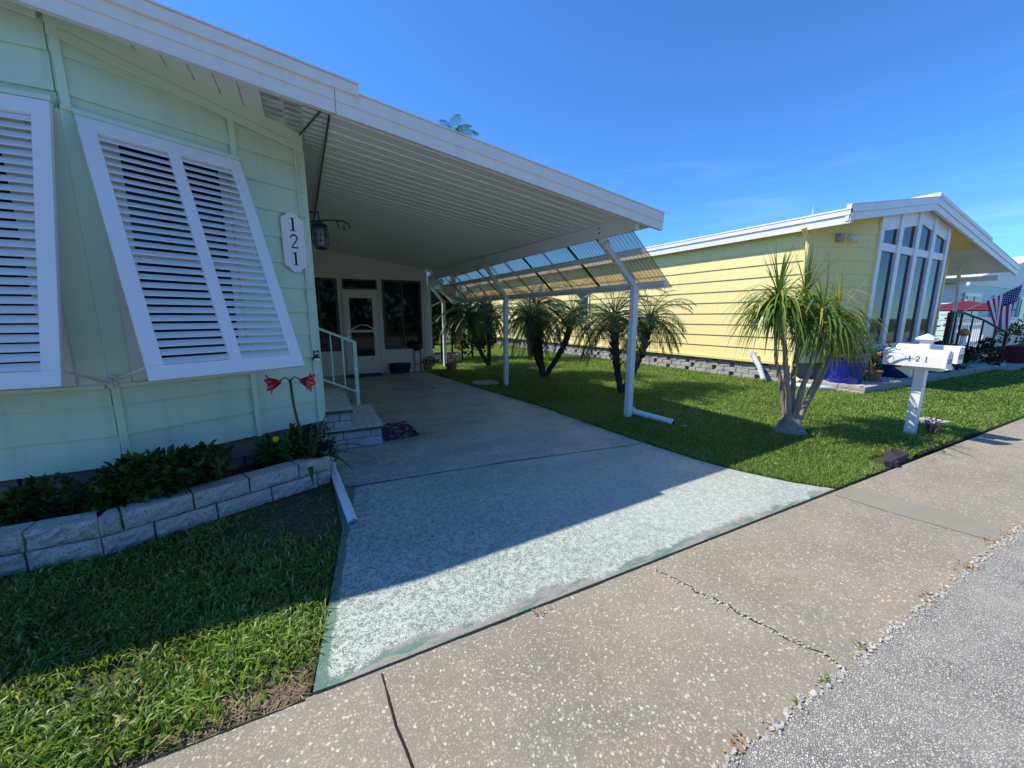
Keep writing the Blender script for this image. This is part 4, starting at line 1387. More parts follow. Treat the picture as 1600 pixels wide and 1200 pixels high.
t = thing('potted_fern', 'dark round pot of fern on the thin iron stand', 'potted plant', (2.48, 10.8, .625))
mb = MB(); mb.lathe((2.48, 10.8, .625), [(.06, 0), (.12, .04), (.15, .11), (.14, .19), (.145, .2), (.12, .2), (.01, .19)], 18); mb.build('pot', MT['bark_dark'], t, smooth=True)
mb = MB()
for i in range(46):
    a = rng.uniform(0, 6.28); strip(mb, (2.48, 10.8, .81), (math.cos(a), math.sin(a), rng.uniform(.5, 1.4)), rng.uniform(.16, .3), .03, rng.uniform(.8, 2.2), 5, rng.random())
mb.build('fronds', MT['dark_leaf'], t)
t = thing('potted_plant', 'olive yellow glazed pot with leafy plant at the porch corner post', 'potted plant', (2.74, 10.7, .0))
potlathe((2.74, 10.7, .0), .09, .135, .26).build('pot', MT['olive_glaze'], t, smooth=False)
mb = MB(); leafball(mb, (2.80, 10.7, .30), (.16, .14, .10), 160, .07, .035, zmin=.12); mb.build('foliage', MT['dark_leaf'], t)
t = thing('potted_plant', 'terracotta pot on the grass beside the rearmost carport post', 'potted plant', (3.36, 10.5, .0))
potlathe((3.36, 10.5, .0), .11, .155, .24, .05).build('pot', MT['terracotta'], t)
mb = MB(); mb.lathe((3.36, 10.5, .19), [(.01, .0), (.14, .0), (.14, .012), (.01, .02)], 16); mb.build('soil', MT['soil'], t)
mb = MB(); mb.lathe((3.44, 8.18, .0), [(.31, 0), (.315, .03), (.31, .045), (.295, .045), (.29, .038), (.01, .040)], 28)
tag(mb.build('utility_cover', MT['concrete']), 'round grey concrete lid in the grass by the middle post', 'utility cover')
# stone ring behind
mb = MB()
for k in range(14):
    a = 2 * math.pi * k / 14
    for r_ in (0, 1):
        c = (3.9 + .62 * math.cos(a + r_ * .2), 13.3 + .62 * math.sin(a + r_ * .2), .07 + .14 * r_)
        mb.box(c, (.24, .14, .13), Matrix.Rotation(a + r_ * .2 + math.pi / 2 + rng.uniform(-.05, .05), 3, 'Z'))
tag(mb.build('stone_planter_ring', MT['stone'], bevel=.015), 'round stacked stone ring around the hedge foot behind the carport', 'planter')

# ================================================================== YELLOW HOUSE
YX, YY = 9.75, 4.93
def yx(Y): return YX - .05 * (Y - YY)                        # side wall runs slightly askew
yh = thing('mobile_home', 'pale yellow lap sided home with white framed gable windows', 'house', (YX, YY, 0))
YB2 = 24.0
PK = 13.5
YS = .165
def yrz(x): return 3.52 + YS * (x - 9.4) if x < PK else 3.52 + YS * (PK - 9.4) - .165 * (x - PK)   # soffit height
FB = Vector((11.30, 4.35)); FC = Vector((15.15, 4.35)); FD = Vector((16.8, 4.95)); FE = Vector((17.4, 4.95))
mb = MB()
lap_wall(mb, (yx(YB2), YB2), (YX, YY), .5, 3.50, .285, (-1, -.05), proud=.024)
n1 = Vector((FB.y - YY, -(FB.x - YX))); L1 = (FB - Vector((YX, YY))).length
lap_wall(mb, (YX, YY), FB, .5, 4.2, .285, n1, [(yrz(YX) + .02, YS * (FB.x - YX) / L1)], proud=.02)
n2 = Vector((FD.y - FC.y, -(FD.x - FC.x))); L2 = (FD - FC).length
lap_wall(mb, FC, FD, .5, 4.4, .285, n2, [(yrz(FC.x) + .02, -YS * (FD.x - FC.x) / L2)], proud=.02)
lap_wall(mb, FD, FE, .5, 4.2, .285, (0, -1), [(yrz(FD.x) + .02, -YS)], proud=.02)
lap_wall(mb, FE, (17.4, 20), .5, 3.45, .285, (1, 0), proud=.02)
# closing walls so no light leaks through
mb.add([(yx(YB2), YB2, 0), (17.4, YB2, 0), (17.4, YB2, 3.3), (PK, YB2, 4.1), (yx(YB2), YB2, 3.5)], [(0, 1, 2, 3, 4)])
# gable field above / below the window bay
mb.prism([(FB.x, 4.37, .5), (FC.x, 4.37, .5), (FC.x, 4.37, .74), (FB.x, 4.37, .74)], (0, .05, 0))
mb.build('wall', MT['yellow'], yh)
# corner boards
mb = MB(); mb.b2((YX - .03, YY - .03, .5), (YX + .04, YY + .03, 3.5)); mb.box((FB.x, FB.y - .015, 2.2), (.05, .05, 3.3)); mb.box((FC.x, FC.y - .015, 2.2), (.05, .05, 3.3))
mb.box((17.4, 4.93, 1.9), (.10, .10, 2.9)); mb.box((16.8, 4.93, 1.9), (.06, .06, 2.9))
mb.beam((YX - .035, YY, .47), (yx(YB2) - .035, YB2, .47), .05, .07)
mb.build('corner_board', MT['yellow_trim'], yh, bevel=.004)
# block skirting with open cells
mb = MB(); bh = .125; bw = .33
yy = YY; rws = 4
for r_ in range(rws):
    y = YY - (.0 if r_ % 2 else .16); i = 0
    while y < 17:
        y0, y1 = max(y, YY), y + bw
        op = (i + r_ // 1) % 2 == 0 and r_ % 1 == 0 and ((i * 7 + r_ * 3) % 3 != 0)
        xw = yx(y0) + .02
        if op:
            mb.rough_block((xw, y0 + .21, r_ * bh), (0, -.205, 0), (.10, 0, 0), (0, 0, bh - .008), .003, 3, 2)
        else:
            mb.rough_block((xw, y1 - .004, r_ * bh), (0, -(y1 - y0) + .008, 0), (.10, 0, 0), (0, 0, bh - .008), .003, 4, 2)
        y += bw; i += 1
mb.build('skirting', MT['found_block'], yh)
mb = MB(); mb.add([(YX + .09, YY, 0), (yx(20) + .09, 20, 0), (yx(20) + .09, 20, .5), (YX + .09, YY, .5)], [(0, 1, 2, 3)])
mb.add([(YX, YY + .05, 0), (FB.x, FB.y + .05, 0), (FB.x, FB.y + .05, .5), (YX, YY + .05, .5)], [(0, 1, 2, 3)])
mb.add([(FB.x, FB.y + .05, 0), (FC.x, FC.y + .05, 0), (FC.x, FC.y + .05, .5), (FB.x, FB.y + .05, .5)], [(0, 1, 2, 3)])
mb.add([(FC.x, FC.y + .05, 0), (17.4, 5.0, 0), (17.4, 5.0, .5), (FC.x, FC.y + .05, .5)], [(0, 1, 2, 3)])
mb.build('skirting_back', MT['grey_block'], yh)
# roof: two slopes, with rake fascia
YF2 = 4.16
def roofpoly(y, lo, hi):
    return [(9.52, y, yrz(9.25) + lo), (PK, y, yrz(PK) + lo), (20.7, y, yrz(20.7) + lo), (20.7, y, yrz(20.7) + hi), (PK, y, yrz(PK) + hi), (9.52, y, yrz(9.25) + hi)]
mb = MB()
for xa_, xb2 in ((9.57, PK), (PK, 18.0)):
    dx = -.05 * 20 if xa_ < 10 else 0
    a0 = [(xa_, YF2 + .03), (xb2, YF2 + .03)]
    mb.add([(xa_, YF2 + .03, yrz(xa_) + .02), (xb2, YF2 + .03, yrz(xb2) + .02), (xb2, YB2, yrz(xb2) + .02), (xa_ + dx, YB2, yrz(xa_) + .02),
            (xa_, YF2 + .03, yrz(xa_) + .12), (xb2, YF2 + .03, yrz(xb2) + .12), (xb2, YB2, yrz(xb2) + .12), (xa_ + dx, YB2, yrz(xa_) + .12)],
           [(0, 1, 2, 3), (4, 5, 6, 7), (0, 1, 5, 4), (1, 2, 6, 5), (2, 3, 7, 6), (3, 0, 4, 7)])
mb.prism([(18.0, YF2 + .03, yrz(18) + .02), (20.7, YF2 + .03, yrz(20.7) + .02), (20.7, YF2 + .03, yrz(20.7) + .1), (18, YF2 + .03, yrz(18) + .1)], (0, 9, 0))
mb.build('roof', MT['roof'], yh)
mb = MB()
for xa_, xb2 in ((9.53, PK), (PK, 20.72)):
    for (yo, zl, zh) in ((0, -.12, .02), (-.02, .024, .17), (-.03, .172, .19)):
        mb.prism([(xa_, YF2 + yo, yrz(xa_) + zl), (xb2, YF2 + yo, yrz(xb2) + zl), (xb2, YF2 + yo, yrz(xb2) + zh), (xa_, YF2 + yo, yrz(xa_) + zh)], (0, .06 - yo, 0))
# raised ridge vent part over the house
mb.prism([(PK, YF2 - .04, yrz(PK) + .19), (17.6, YF2 - .04, yrz(17.6) + .19), (17.6, YF2 - .04, yrz(17.6) + .27), (PK, YF2 - .04, yrz(PK) + .27)], (0, 4, 0))
mb.build('fascia', MT['fascia'], yh)
# side gutter along the left eave
mb = MB()
for (x0_, z0_, z1_) in ((-.0, -.12, .03), (-.025, .034, .13), (-.035, .132, .15)):
    a = (9.55 + x0_, YF2 - .02); b = (9.55 + x0_ - .05 * 20, YB2)
    mb.prism([(a[0], a[1], yrz(9.25) + z0_), (a[0] + .07, a[1], yrz(9.25) + z0_), (a[0] + .07, a[1], yrz(9.25) + z1_), (a[0], a[1], yrz(9.25) + z1_)], (b[0] - a[0], b[1] - a[1], 0))
mb.build('gutter', MT['fascia'], yh)
# soffit boards painted yellow
mb = MB()
for xa_, xb2 in ((9.53, PK), (PK, 17.5)):
    mb.add([(xa_, YF2 + .05, yrz(xa_) + .004), (xb2, YF2 + .05, yrz(xb2) + .004), (xb2, 5.1, yrz(xb2) + .004), (xa_, 5.1, yrz(xa_) + .004)], [(0, 1, 2, 3)])
mb.add([(9.53, 5.1, yrz(9.53) + .004), (9.9, 5.1, yrz(9.9) + .004), (9.0, YB2, yrz(9.9) + .004), (8.6, YB2, yrz(9.53) + .004)], [(0, 1, 2, 3)])
mb.build('soffit', MT['yellow_trim'], yh)
# porch ceiling to the right
mb = MB(); mb.add([(17.5, YF2 + .06, yrz(17.5)), (20.68, YF2 + .06, yrz(20.68)), (20.68, 13, yrz(20.68)), (17.5, 13, yrz(17.5))], [(0, 1, 2, 3)])
mb.build('porch_ceiling', MT['ceiling'], yh)
for y in (5.2, 9.0):
    mb = MB(); mb.tube([(19.9, y, .3), (19.9, y, 1.9), (19.6, y, yrz(19.6))], .05, 6); mb.build('porch_post', MT['white_metal'], yh)
mb = MB(); mb.b2((19.55, 4.3, 2.70), (19.62, 13, 2.86)); mb.build('porch_beam', MT['white_metal'], yh)
# gable windows: white panel, mullions, panes following the slope
GY = 4.35
def top_line(x): return 3.80 + .16 * (x - 11.3) if x < PK - .25 else 3.80 + .16 * (PK - .25 - 11.3) - .165 * (x - PK + .25)
mb = MB()
pl = [(FB.x + .02, GY + .01, .74), (FC.x - .02, GY + .01, .74), (FC.x - .02, GY + .01, yrz(FC.x)), (PK, GY + .01, yrz(PK)), (FB.x + .02, GY + .01, yrz(FB.x))]
# panel only above the transoms
cols = [11.38 + i * (15.07 - 11.38) / 4 for i in range(5)]
mw = .20
HD = 3.02; TB = HD + .17
def ttop(x): return yrz(x) - .42
xs2 = [FB.x + .02] + [c for c in cols[1:-1]] + [FC.x - .02]
pts_top = [(FB.x + .02, yrz(FB.x))] + [(PK, yrz(PK))] + [(FC.x - .02, yrz(FC.x))]
pts_bot = [(FB.x + .02, ttop(FB.x))] + [(PK, ttop(PK))] + [(FC.x - .02, ttop(FC.x))]
for (a, b, c_, d_) in ((pts_top[0], pts_top[1], pts_bot[1], pts_bot[0]), (pts_top[1], pts_top[2], pts_bot[2], pts_bot[1])):
    mb.prism([(a[0], GY - .03, a[1]), (b[0], GY - .03, b[1]), (c_[0], GY - .03, c_[1]), (d_[0], GY - .03, d_[1])], (0, .06, 0))
for i, c in enumerate(cols):
    ww = mw if 0 < i < 4 else .16
    mb.prism([(c - ww / 2, GY - .06, .74), (c + ww / 2, GY - .06, .74), (c + ww / 2, GY - .06, yrz(c + ww / 2) - .01), (c - ww / 2, GY - .06, yrz(c - ww / 2) - .01)], (0, .10, 0))
for i in range(4):
    a, b = cols[i] + .09, cols[i + 1] - .09
    mb.prism([(a, GY - .04, HD), (b, GY - .04, HD), (b, GY - .04, TB), (a, GY - .04, TB)], (0, .08, 0))
    mb.prism([(a, GY - .04, .74), (b, GY - .04, .74), (b, GY - .04, .90), (a, GY - .04, .90)], (0, .08, 0))
wf = mb.build('window_frame', MT['white'], yh, bevel=.004)
for i in range(4):
    a, b = cols[i] + .09, cols[i + 1] - .09
    g = MB(); g.prism([(a, GY + .0, .90), (b, GY + .0, .90), (b, GY + .0, HD), (a, GY + .0, HD)], (0, .006, 0)); child(g, 'pane', MT['glass'], wf)
    g = MB(); g.prism([(a, GY + .0, TB), (b, GY + .0, TB), (b, GY + .0, ttop(b) + .01), (a, GY + .0, ttop(a) + .01)], (0, .006, 0)); child(g, 'pane', MT['glass'], wf)
# side window, mostly behind palms
mb = MB(); xw = yx(12.5) - .02
for z in (1.55, 2.45): mb.b2((xw - .02, 12.0, z), (xw + .03, 13.0, z + .05))
for y in (12.0, 12.95): mb.b2((xw - .02, y, 1.60), (xw + .03, y + .05, 2.45))
wo = mb.build('side_window', MT['white_metal'], yh)
g = MB(); g.b2((xw - .005, 12.05, 1.6), (xw + .01, 12.95, 2.45)); child(g, 'pane', MT['glass'], wo)
# recessed door beyond the windows
mb = MB(); mb.b2((16.95, 4.90, .5), (17.30, 4.925, 2.7)); mb.build('shutter_board', MT['yellow_trim'], yh)
# downspout on the corner
mb = MB(); mb.tube([(9.36, 4.86, 3.42), (9.46, 4.88, 3.34), (9.66, 4.90, 3.20), (9.68, 4.90, 3.1), (9.68, 4.90, .35), (9.66, 4.86, .2), (9.62, 4.7, .12)], .05, 8); mb.build('downspout', MT['yellow_trim'], yh)
# floodlight on the front
fl = thing('flood_light', 'twin white flood lamp with grey box high on the yellow front wall', 'lamp', (10.45, 4.62, 3.2))
mb = MB(); mb.b2((10.32, 4.60, 3.17), (10.47, 4.70, 3.33)); mb.build('box', MT['grey_pot'], fl, bevel=.006)
for dx in (.20, .33):
    mb = MB(); mb.tube([(10.36 + dx, 4.56, 3.27), (10.38 + dx, 4.50, 3.25), (10.40 + dx, 4.42, 3.21)], [.03, .055, .065], 12); mb.build('lamp_head', MT['white_metal'], fl)
# ribbed hose out of the wall
hs = MB(); a = Vector((9.45, 5.72, .66)); 
P_ = [Vector((9.62, 5.75, .66)), Vector((9.50, 5.74, .66)), Vector((9.46, 5.66, .58)), Vector((9.44, 5.5, .36)), Vector((9.42, 5.36, .08))]
fine = []
for p, q in zip(P_[1:-1], P_[2:]):
    for i in range(16): fine.append(p.lerp(q, i / 16))
hs.tube(P_[:2] + [P_[1] + Vector((-.01, -.01, 0))], .06, 12)
hs.tube(fine, [.052 + .007 * (i % 2) for i in range(len(fine))], 12)
tag(hs.build('vent_hose', MT['pvc']), 'white ribbed hose running from the yellow wall down to the lawn', 'hose')
mb = MB(); mb.tube([(9.35, 4.75, .06), (9.62, 4.05, .06)], .055, 12); tag(mb.build('drain_pipe', MT['pvc'], smooth=True), 'short white pipe lying at the gravel bed corner', 'pipe')

# gravel bed with paver edging
sheet('gravel_bed', [(YX + .12, 3.66), (19.0, 3.66), (19.0, 4.9), (15.1, 4.38), (11.3, 4.38), (YX + .12, 4.9)], .13, MT['gravel'], .1)
ed = thing('bed_edging', 'low stacked paver edging around the white gravel bed', 'edging', (YX, 3.57, 0))
mb = MB()
for zz, off in ((0, 0), (.078, .2)):
    wall_run(mb, (YX, 3.57), (17.6, 3.57), zz, .072, .42, off, .12, .003)
    wall_run(mb, (YX, 4.9), (YX, 3.57), zz, .072, .42, off, .12, .003)
mb.build('paver_courses', MT['paver'], ed)
# loose white chips
mb = MB()
for i in range(1500):
    x = rng.uniform(YX + .15, 15); y = rng.uniform(3.68, 4.3); s = rng.uniform(.015, .035)
    m_ = Matrix.Rotation(rng.uniform(0, 3), 3, rvec())
    mb.box((x, y, .135), (s, s * .8, s * .6), m_)
tag(mb.build('marble_chips', MT['gravel']), 'white marble chips covering the bed before the yellow home', 'gravel', kind='stuff')
t = thing('flower_pot', 'bright cobalt blue pot half hidden behind the ponytail palm', 'pot', (10.25, 4.15, .13))
potlathe((10.25, 4.15, .13), .30, .37, .52, .05, 28).build('pot', MT['blue_glaze'], t)
mb = MB(); leafball(mb, (10.3, 4.12, .95), (.42, .35, .40), 420, .10, .05, zmin=.62, rlo=.2); mb.build('foliage', MT['shrub_leaf'], t)
t = thing('flower_pot', 'dark navy glazed pot below the first gable window', 'pot', (12.2, 4.02, .13))
potlathe((12.2, 4.02, .13), .28, .36, .50, .06, 28).build('pot', MT['navy_glaze'], t)
mb = MB()
for i in range(46):
    a = rng.uniform(0, 6.28); strip(mb, (12.2, 4.02, .6), (math.cos(a), math.sin(a), rng.uniform(.6, 2)), rng.uniform(.4, .62), .06, rng.uniform(.6, 1.8), 6, rng.random())
mb.build('foliage', MT['dark_leaf'], t)
t = thing('flower_pot', 'small terracotta pot of pink flowers between the two blue pots', 'pot', (11.0, 3.95, .13))
potlathe((11.0, 3.95, .13), .12, .17, .24, .04, 20).build('pot', MT['terracotta'], t)
mb = MB(); leafball(mb, (11.05, 3.95, .6), (.26, .22, .26), 240, .07, .03, zmin=.35, rlo=.3); mb.build('foliage', MT['shrub_leaf'], t)
for i in range(8):
    c = Vector((11.12 + rng.uniform(-.22, .22), 3.86 + rng.uniform(-.16, .08), rng.uniform(.55, .92))); mb = MB()
    for k in range(9): leaf(mb, c, (rvec() + Vector((0, -.5, .3))).normalized(), rvec(), .06, .045, rng.random())
    mb.build('flower', MT['pink_petal'], t)
for i, (x, y, lab, m_) in enumerate([(14.5, 4.0, 'dark shrub in the gravel bed right of the mailboxes', 'dark_leaf'), (15.9, 4.15, 'bushy green shrub in the bed below the yellow door recess', 'shrub_leaf'), (17.0, 4.35, 'dark red leaved shrub at the bed end by the black railing', 'dark_leaf'), (18.6, 5.6, 'tall pale green shrub beside the porch post', 'shrub_leaf')]):
    bush('bed_shrub', lab, (x, y, .13), (.45, .35, .34 if i < 3 else .8), 420, .12, .07, MT[m_], zmin=.12, rlo=.1)
t = thing('garden_stake_lamp', 'slim garden stake with white tube and amber top by the bed', 'garden lamp', (15.2, 3.72, .13))
mb = MB(); mb.tube([(15.2, 3.72, .1), (15.2, 3.72, .75)], .03, 8); mb.build('stake', MT['navy'], t)
mb = MB(); mb.tube([(15.2, 3.72, .75), (15.2, 3.72, 1.05)], .055, 10); mb.build('tube', MT['white_metal'], t)
mb = MB(); mb.lathe((15.2, 3.72, 1.05), [(.05, 0), (.10, .04), (.11, .10), (.06, .18), (.01, .2)], 12); mb.build('amber_top', MT['orange'], t, smooth=True)
sheet('entry_path', [(17.7, 3.3), (26, 3.3), (26, 5.2), (17.7, 5.2)], .05, MT['concrete'], .1)
t = thing('porch_steps', 'low grey concrete steps in front of the yellow home porch', 'steps', (17.6, 4.2, 0))
mb = MB(); mb.b2((16.4, 3.75, .0), (19.4, 5.4, .18)); mb.b2((16.9, 4.3, .18), (19.4, 5.4, .34)); mb.build('step', MT['concrete'], t, bevel=.01)
t = thing('black_railing', 'black iron stair railing on the steps of the yellow home', 'railing', (18.0, 4.4, .2))
mb = MB(); mb.tube([(16.6, 4.4, 1.68), (17.5, 4.4, 1.68), (18.6, 4.2, 1.45), (19.6, 3.9, 1.05), (20.2, 3.75, .98)], .032, 8); mb.tube([(16.6, 4.4, .70), (17.5, 4.4, .70), (19.6, 3.9, .45)], .022, 6); mb.build('rail', MT['black_metal'], t)
for x, y, z0, z1, r_ in ((16.6, 4.4, .2, 1.68, .07), (17.5, 4.4, .3, 1.68, .028), (17.05, 4.4, .7, 1.68, .022), (18.05, 4.3, .6, 1.55, .022), (18.6, 4.2, .55, 1.43, .022), (19.1, 4.04, .5, 1.24, .022), (19.6, 3.9, .05, 1.05, .045)):
    mb = MB(); mb.tube([(x, y, z0), (x, y, z1)], r_, 6); mb.build('baluster', MT['black_metal'], t)
bush('dark_shrub', 'almost black bushy plant under the iron railing', (18.3, 3.95, .1), (.75, .3, .36), 480, .13, .07, MT['dark_leaf'], zmin=.1, rhi=.3)

# flag on its pole
p0 = Vector((18.9, 4.75, 1.72)); p1 = Vector((20.6, 3.95, 2.62))
ft = thing('flag', 'stars and stripes flag hanging from a slanted white pole', 'flag', tuple(p0))
mb = MB(); mb.tube([p0, p1], .016, 8); mb.lathe(p1, [(.004, -.03), (.035, 0), (.004, .035)], 8); mb.build('pole', MT['white_metal'], ft)
h0 = p0.lerp(p1, .38); h1 = p0.lerp(p1, .97)
me_v = []; al = []
NU, NV = 26, 30
hd = (h1 - h0)
sidev = Vector((hd.y, -hd.x, 0)).normalized()
def flagpt(u, v):                      # u along the hoist (pole), v along the fly, drooping
    b = h0 + hd * u
    drop = 1.25 * v
    pull = hd.normalized() * Vector((1, 0, 0)).x * 0
    swing = Vector((-.10, -.05, 0)) * v * 2.2
    squeeze = (h0 + hd * .62 - b) * (.55 * v)
    fold = sidev * (.10 * math.sin(u * 9 + v * 1.5) * v)
    return b + Vector((0, 0, -drop)) + swing * (1 - u * .4) + squeeze + fold
def flag_mesh(u0, u1, v0, v1, nu, nv, name, mat, off=0):
    mb = MB(); vs = []; fs = []; rn = []
    for i in range(nu + 1):
        for j in range(nv + 1):
            u = u0 + (u1 - u0) * i / nu; v = v0 + (v1 - v0) * j / nv
            vs.append(flagpt(u, v) + sidev * off); rn.append(u)
    for i in range(nu):
        for j in range(nv):
            a = i * (nv + 1) + j; fs.append((a, a + 1, a + nv + 2, a + nv + 1))
    mb.add(vs, fs)
    o = mb.build(name, mat, ft, smooth=True, fix=False)
    at = o.data.attributes.new('along', 'FLOAT', 'POINT'); at.data.foreach_set('value', rn)
    return o
flag_mesh(0, 1, 0, 1, 52, 24, 'cloth', MT['flag'])
for sg_ in (1, -1):
    mb = MB(); nu, nv, u0_, v1_ = 20, 10, .48, .38
    for i in range(nu + 1):
        for j in range(nv + 1): mb.add([flagpt(u0_ + (1 - u0_) * i / nu, v1_ * j / nv) + sidev * .006 * sg_], [])
    for i in range(nu):
        for j in range(nv):
            a = i * (nv + 1) + j; mb.f.append((a, a + 1, a + nv + 2, a + nv + 1)); mb.mi.append(0)
    mb.m = 1
    for r_ in range(9):
        for c_ in range(6 if r_ % 2 == 0 else 5):
            u = u0_ + .02 + (.96 - u0_) * r_ / 8; v = (.035 + .062 * c_ + (.031 if r_ % 2 else 0)) * .95
            c = flagpt(u, v) + sidev * .010 * sg_
            e1 = hd.normalized(); e2 = (flagpt(u, v + .02) - flagpt(u, v)).normalized()
            vs = [c + (e1 * math.cos(k * math.pi / 5 + .3) + e2 * math.sin(k * math.pi / 5 + .3)) * (.022 if k % 2 == 0 else .009) for k in range(10)]
            mb.add(vs + [c], [(k, (k + 1) % 10, 10) for k in range(10)])
    mb.build('canton', [MT['canton'], MT['star_white']], ft)

# ------------------------------------------------------------------ farther homes and street things on the right
fh = thing('mobile_home', 'mint white home with white gable roof beyond the flag', 'house', (30, 7, 0))
mb = MB(); lap_wall(mb, (27.0, 7.2), (52, 7.2), .4, 3.1, .25, (0, -1)); lap_wall(mb, (27.0, 20), (27.0, 7.2), .4, 3.1, .25, (-1, 0)); mb.build('wall', MT['mint'], fh)
mb = MB(); mb.add([(26.4, 6.6, 3.1), (39, 6.6, 5.2), (39, 20, 5.2), (26.4, 20, 3.1)], [(0, 1, 2, 3)]); mb.add([(39, 6.6, 5.2), (53, 6.6, 3.0), (53, 20, 3.0), (39, 20, 5.2)], [(0, 1, 2, 3)])
mb.prism([(26.4, 6.6, 2.95), (39, 6.6, 5.05), (53, 6.6, 2.9), (53, 6.6, 3.1), (39, 6.6, 5.3), (26.4, 6.6, 3.2)], (0, .1, 0))
mb.prism([(27, 7.15, 3.1), (51, 7.15, 3.1), (39, 7.15, 5.0)], (0, .1, 0)); mb.build('roof', MT['roof'], fh)
for x in (28.2, 32.5, 37, 43):
    mb = MB(); mb.b2((x, 7.10, 1.1), (x + 2.2, 7.16, 2.7)); o = mb.build('window', MT['white_metal'], fh)
    g = MB(); g.b2((x + .15, 7.07, 1.25), (x + 1.02, 7.098, 2.55)); g.b2((x + 1.18, 7.07, 1.25), (x + 2.05, 7.098, 2.55)); child(g, 'pane', MT['glass'], o)
fn = thing('picket_fence', 'white picket fence before the mint white home', 'fence', (23, 5.6, 0))
mb = MB()
x = 20.9
while x < 36:
    mb.b2((x, 5.58, .25), (x + .12, 5.61, 1.45)); x += .24
mb.build('picket', MT['white_metal'], fn)
mb = MB(); mb.b2((20.8, 5.615, .5), (36, 5.65, .6)); mb.b2((20.8, 5.615, 1.2), (36, 5.65, 1.3)); mb.b2((20.8, 5.57, 1.46), (36, 5.66, 1.52)); mb.build('rail', MT['white_metal'], fn)
um = thing('patio_umbrella', 'maroon patio umbrella standing behind the white fence', 'umbrella', (25.6, 6.4, 0))
mb = MB(); mb.lathe((25.6, 6.4, 0), [(1.45, 1.82), (1.42, 1.86), (.9, 2.06), (.05, 2.24), (.04, 2.22), (.9, 2.02), (1.42, 1.80)], 8); mb.build('canopy', MT['maroon'], um)
mb = MB(); mb.tube([(25.6, 6.4, 0), (25.6, 6.4, 2.3)], .025, 8); mb.build('pole', MT['white_metal'], um)
t = thing('potted_plant', 'large maroon pot with leafy plant at the right picture edge', 'potted plant', (20.6, 3.85, .05))
potlathe((20.6, 3.85, .05), .28, .38, .52, .06, 20).build('pot', MT['maroon'], t)
mb = MB(); leafball(mb, (20.6, 3.85, .95), (.5, .4, .42), 460, .11, .05, zmin=.5, rlo=.3); mb.build('foliage', MT['shrub_leaf'], t)
f2 = thing('mobile_home', 'white home with grey gable far down the street', 'house', (70, 8, 0))
mb = MB(); mb.b2((62, 7, 0), (80, 20, 3.6)); mb.prism([(60, 6.5, 3.6), (82, 6.5, 3.6), (71, 6.5, 6.6)], (0, 14, 0)); mb.build('wall', MT['white'], f2)
f2 = thing('mobile_home', 'pale blue home far along the street past the mint one', 'house', (60, 8, 0))
mb = MB(); mb.b2((54, 6, 0), (60, 20, 4.2)); mb.prism([(53.5, 5.5, 4.2), (60.5, 5.5, 4.2), (57, 5.5, 6.2)], (0, 14, 0)); mb.build('wall', paint('pale_blue', (.5, .6, .7)), f2)

tl = MB()
for i in range(26):
    x = -34 + i * 3.6
    leafball(tl, (x, -24 + rng.uniform(-2, 2), rng.uniform(2.6, 4.6)), (3.2, 2.2, rng.uniform(2.6, 4.4)), 420, .75, .5, zmin=.1)
tag(tl.build('street_trees', MT['shrub_leaf']), 'green trees in one mass along the far side of the street', 'trees', kind='stuff')

# ================================================================== MAILBOXES
mp = thing('mailbox_post', 'white square mailbox post with cap on the lawn edge', 'post', (6.92, 2.02, 0))
px_, py_ = 6.99, 2.02
mb = MB(); mb.b2((px_ - .052, py_ - .052, -.02), (px_ + .052, py_ + .052, 1.26)); mb.build('shaft', MT['mailbox'], mp, bevel=.005)
mb = MB(); mb.prism([(px_ - .085, py_ - .085, 1.262), (px_ + .085, py_ - .085, 1.262), (px_ + .085, py_ + .085, 1.262), (px_ - .085, py_ + .085, 1.262)], (0, 0, .022))
mb.b2((px_ - .07, py_ - .07, 1.24), (px_ + .07, py_ + .07, 1.261))
mb.add([(px_ - .08, py_ - .08, 1.285), (px_ + .08, py_ - .08, 1.285), (px_ + .08, py_ + .08, 1.285), (px_ - .08, py_ + .08, 1.285), (px_, py_, 1.34)], [(0, 1, 4), (1, 2, 4), (2, 3, 4), (3, 0, 4)])
mb.build('cap', MT['mailbox'], mp)
mb = MB(); mb.b2((6.80, 1.80, .885), (6.935, 2.16, .925)); mb.b2((7.045, 1.80, .885), (7.20, 2.16, .925)); mb.beam((px_, 2.06, .905), (px_, 2.25, .905), .09, .035) if False else None
mb.prism([(6.86, 2.08, .78), (6.86, 2.24, .885), (6.86, 2.08, .885)], (.08, 0, 0))
mb.build('shelf', MT['mailbox'], mp)
def mailbox(x, y0, y1, zb, label, face_digits):
    t = thing('mailbox', label, 'mailbox', (x, (y0 + y1) / 2, zb), 'white mailboxes on one post')
    w_ = .085; hh = .135
    def prof(y, s=1.0, dz=0):
        p = [(x - w_ * s, y, zb)] + [(x - w_ * s * math.cos(R(a)), y, zb + hh + w_ * s * math.sin(R(a))) for a in range(0, 181, 15)] + [(x + w_ * s, y, zb)]
        return p
    mb = MB(); mb.prism(prof(y0 + .015), (0, y1 - y0 - .015, 0)); b = mb.build('body', MT['mailbox'], t, bevel=.004)
    mb = MB(); mb.prism(prof(y0, 1.04), (0, .022, 0)); mb.b2((x - .012, y0 - .02, zb + hh + w_ * .75), (x + .012, y0, zb + hh + w_ * .95)); mb.build('door', MT['mailbox'], t, bevel=.003)
    dfn = lambda s, off, z: Vector((x + s, y0 - off, z))
    digits(dfn, face_digits, [(-.045, zb + .085), (0, zb + .085), (.045, zb + .085)], .055, .0005, .003, t, MT['digit_black'])
    return t
m1 = mailbox(6.80, 1.735, 2.33, .93, 'white mailbox with 121 on its side, nearer the camera', '121')
sfn2 = lambda s, off, z: Vector((6.80 - .085 - off, 1.99 - s, z))
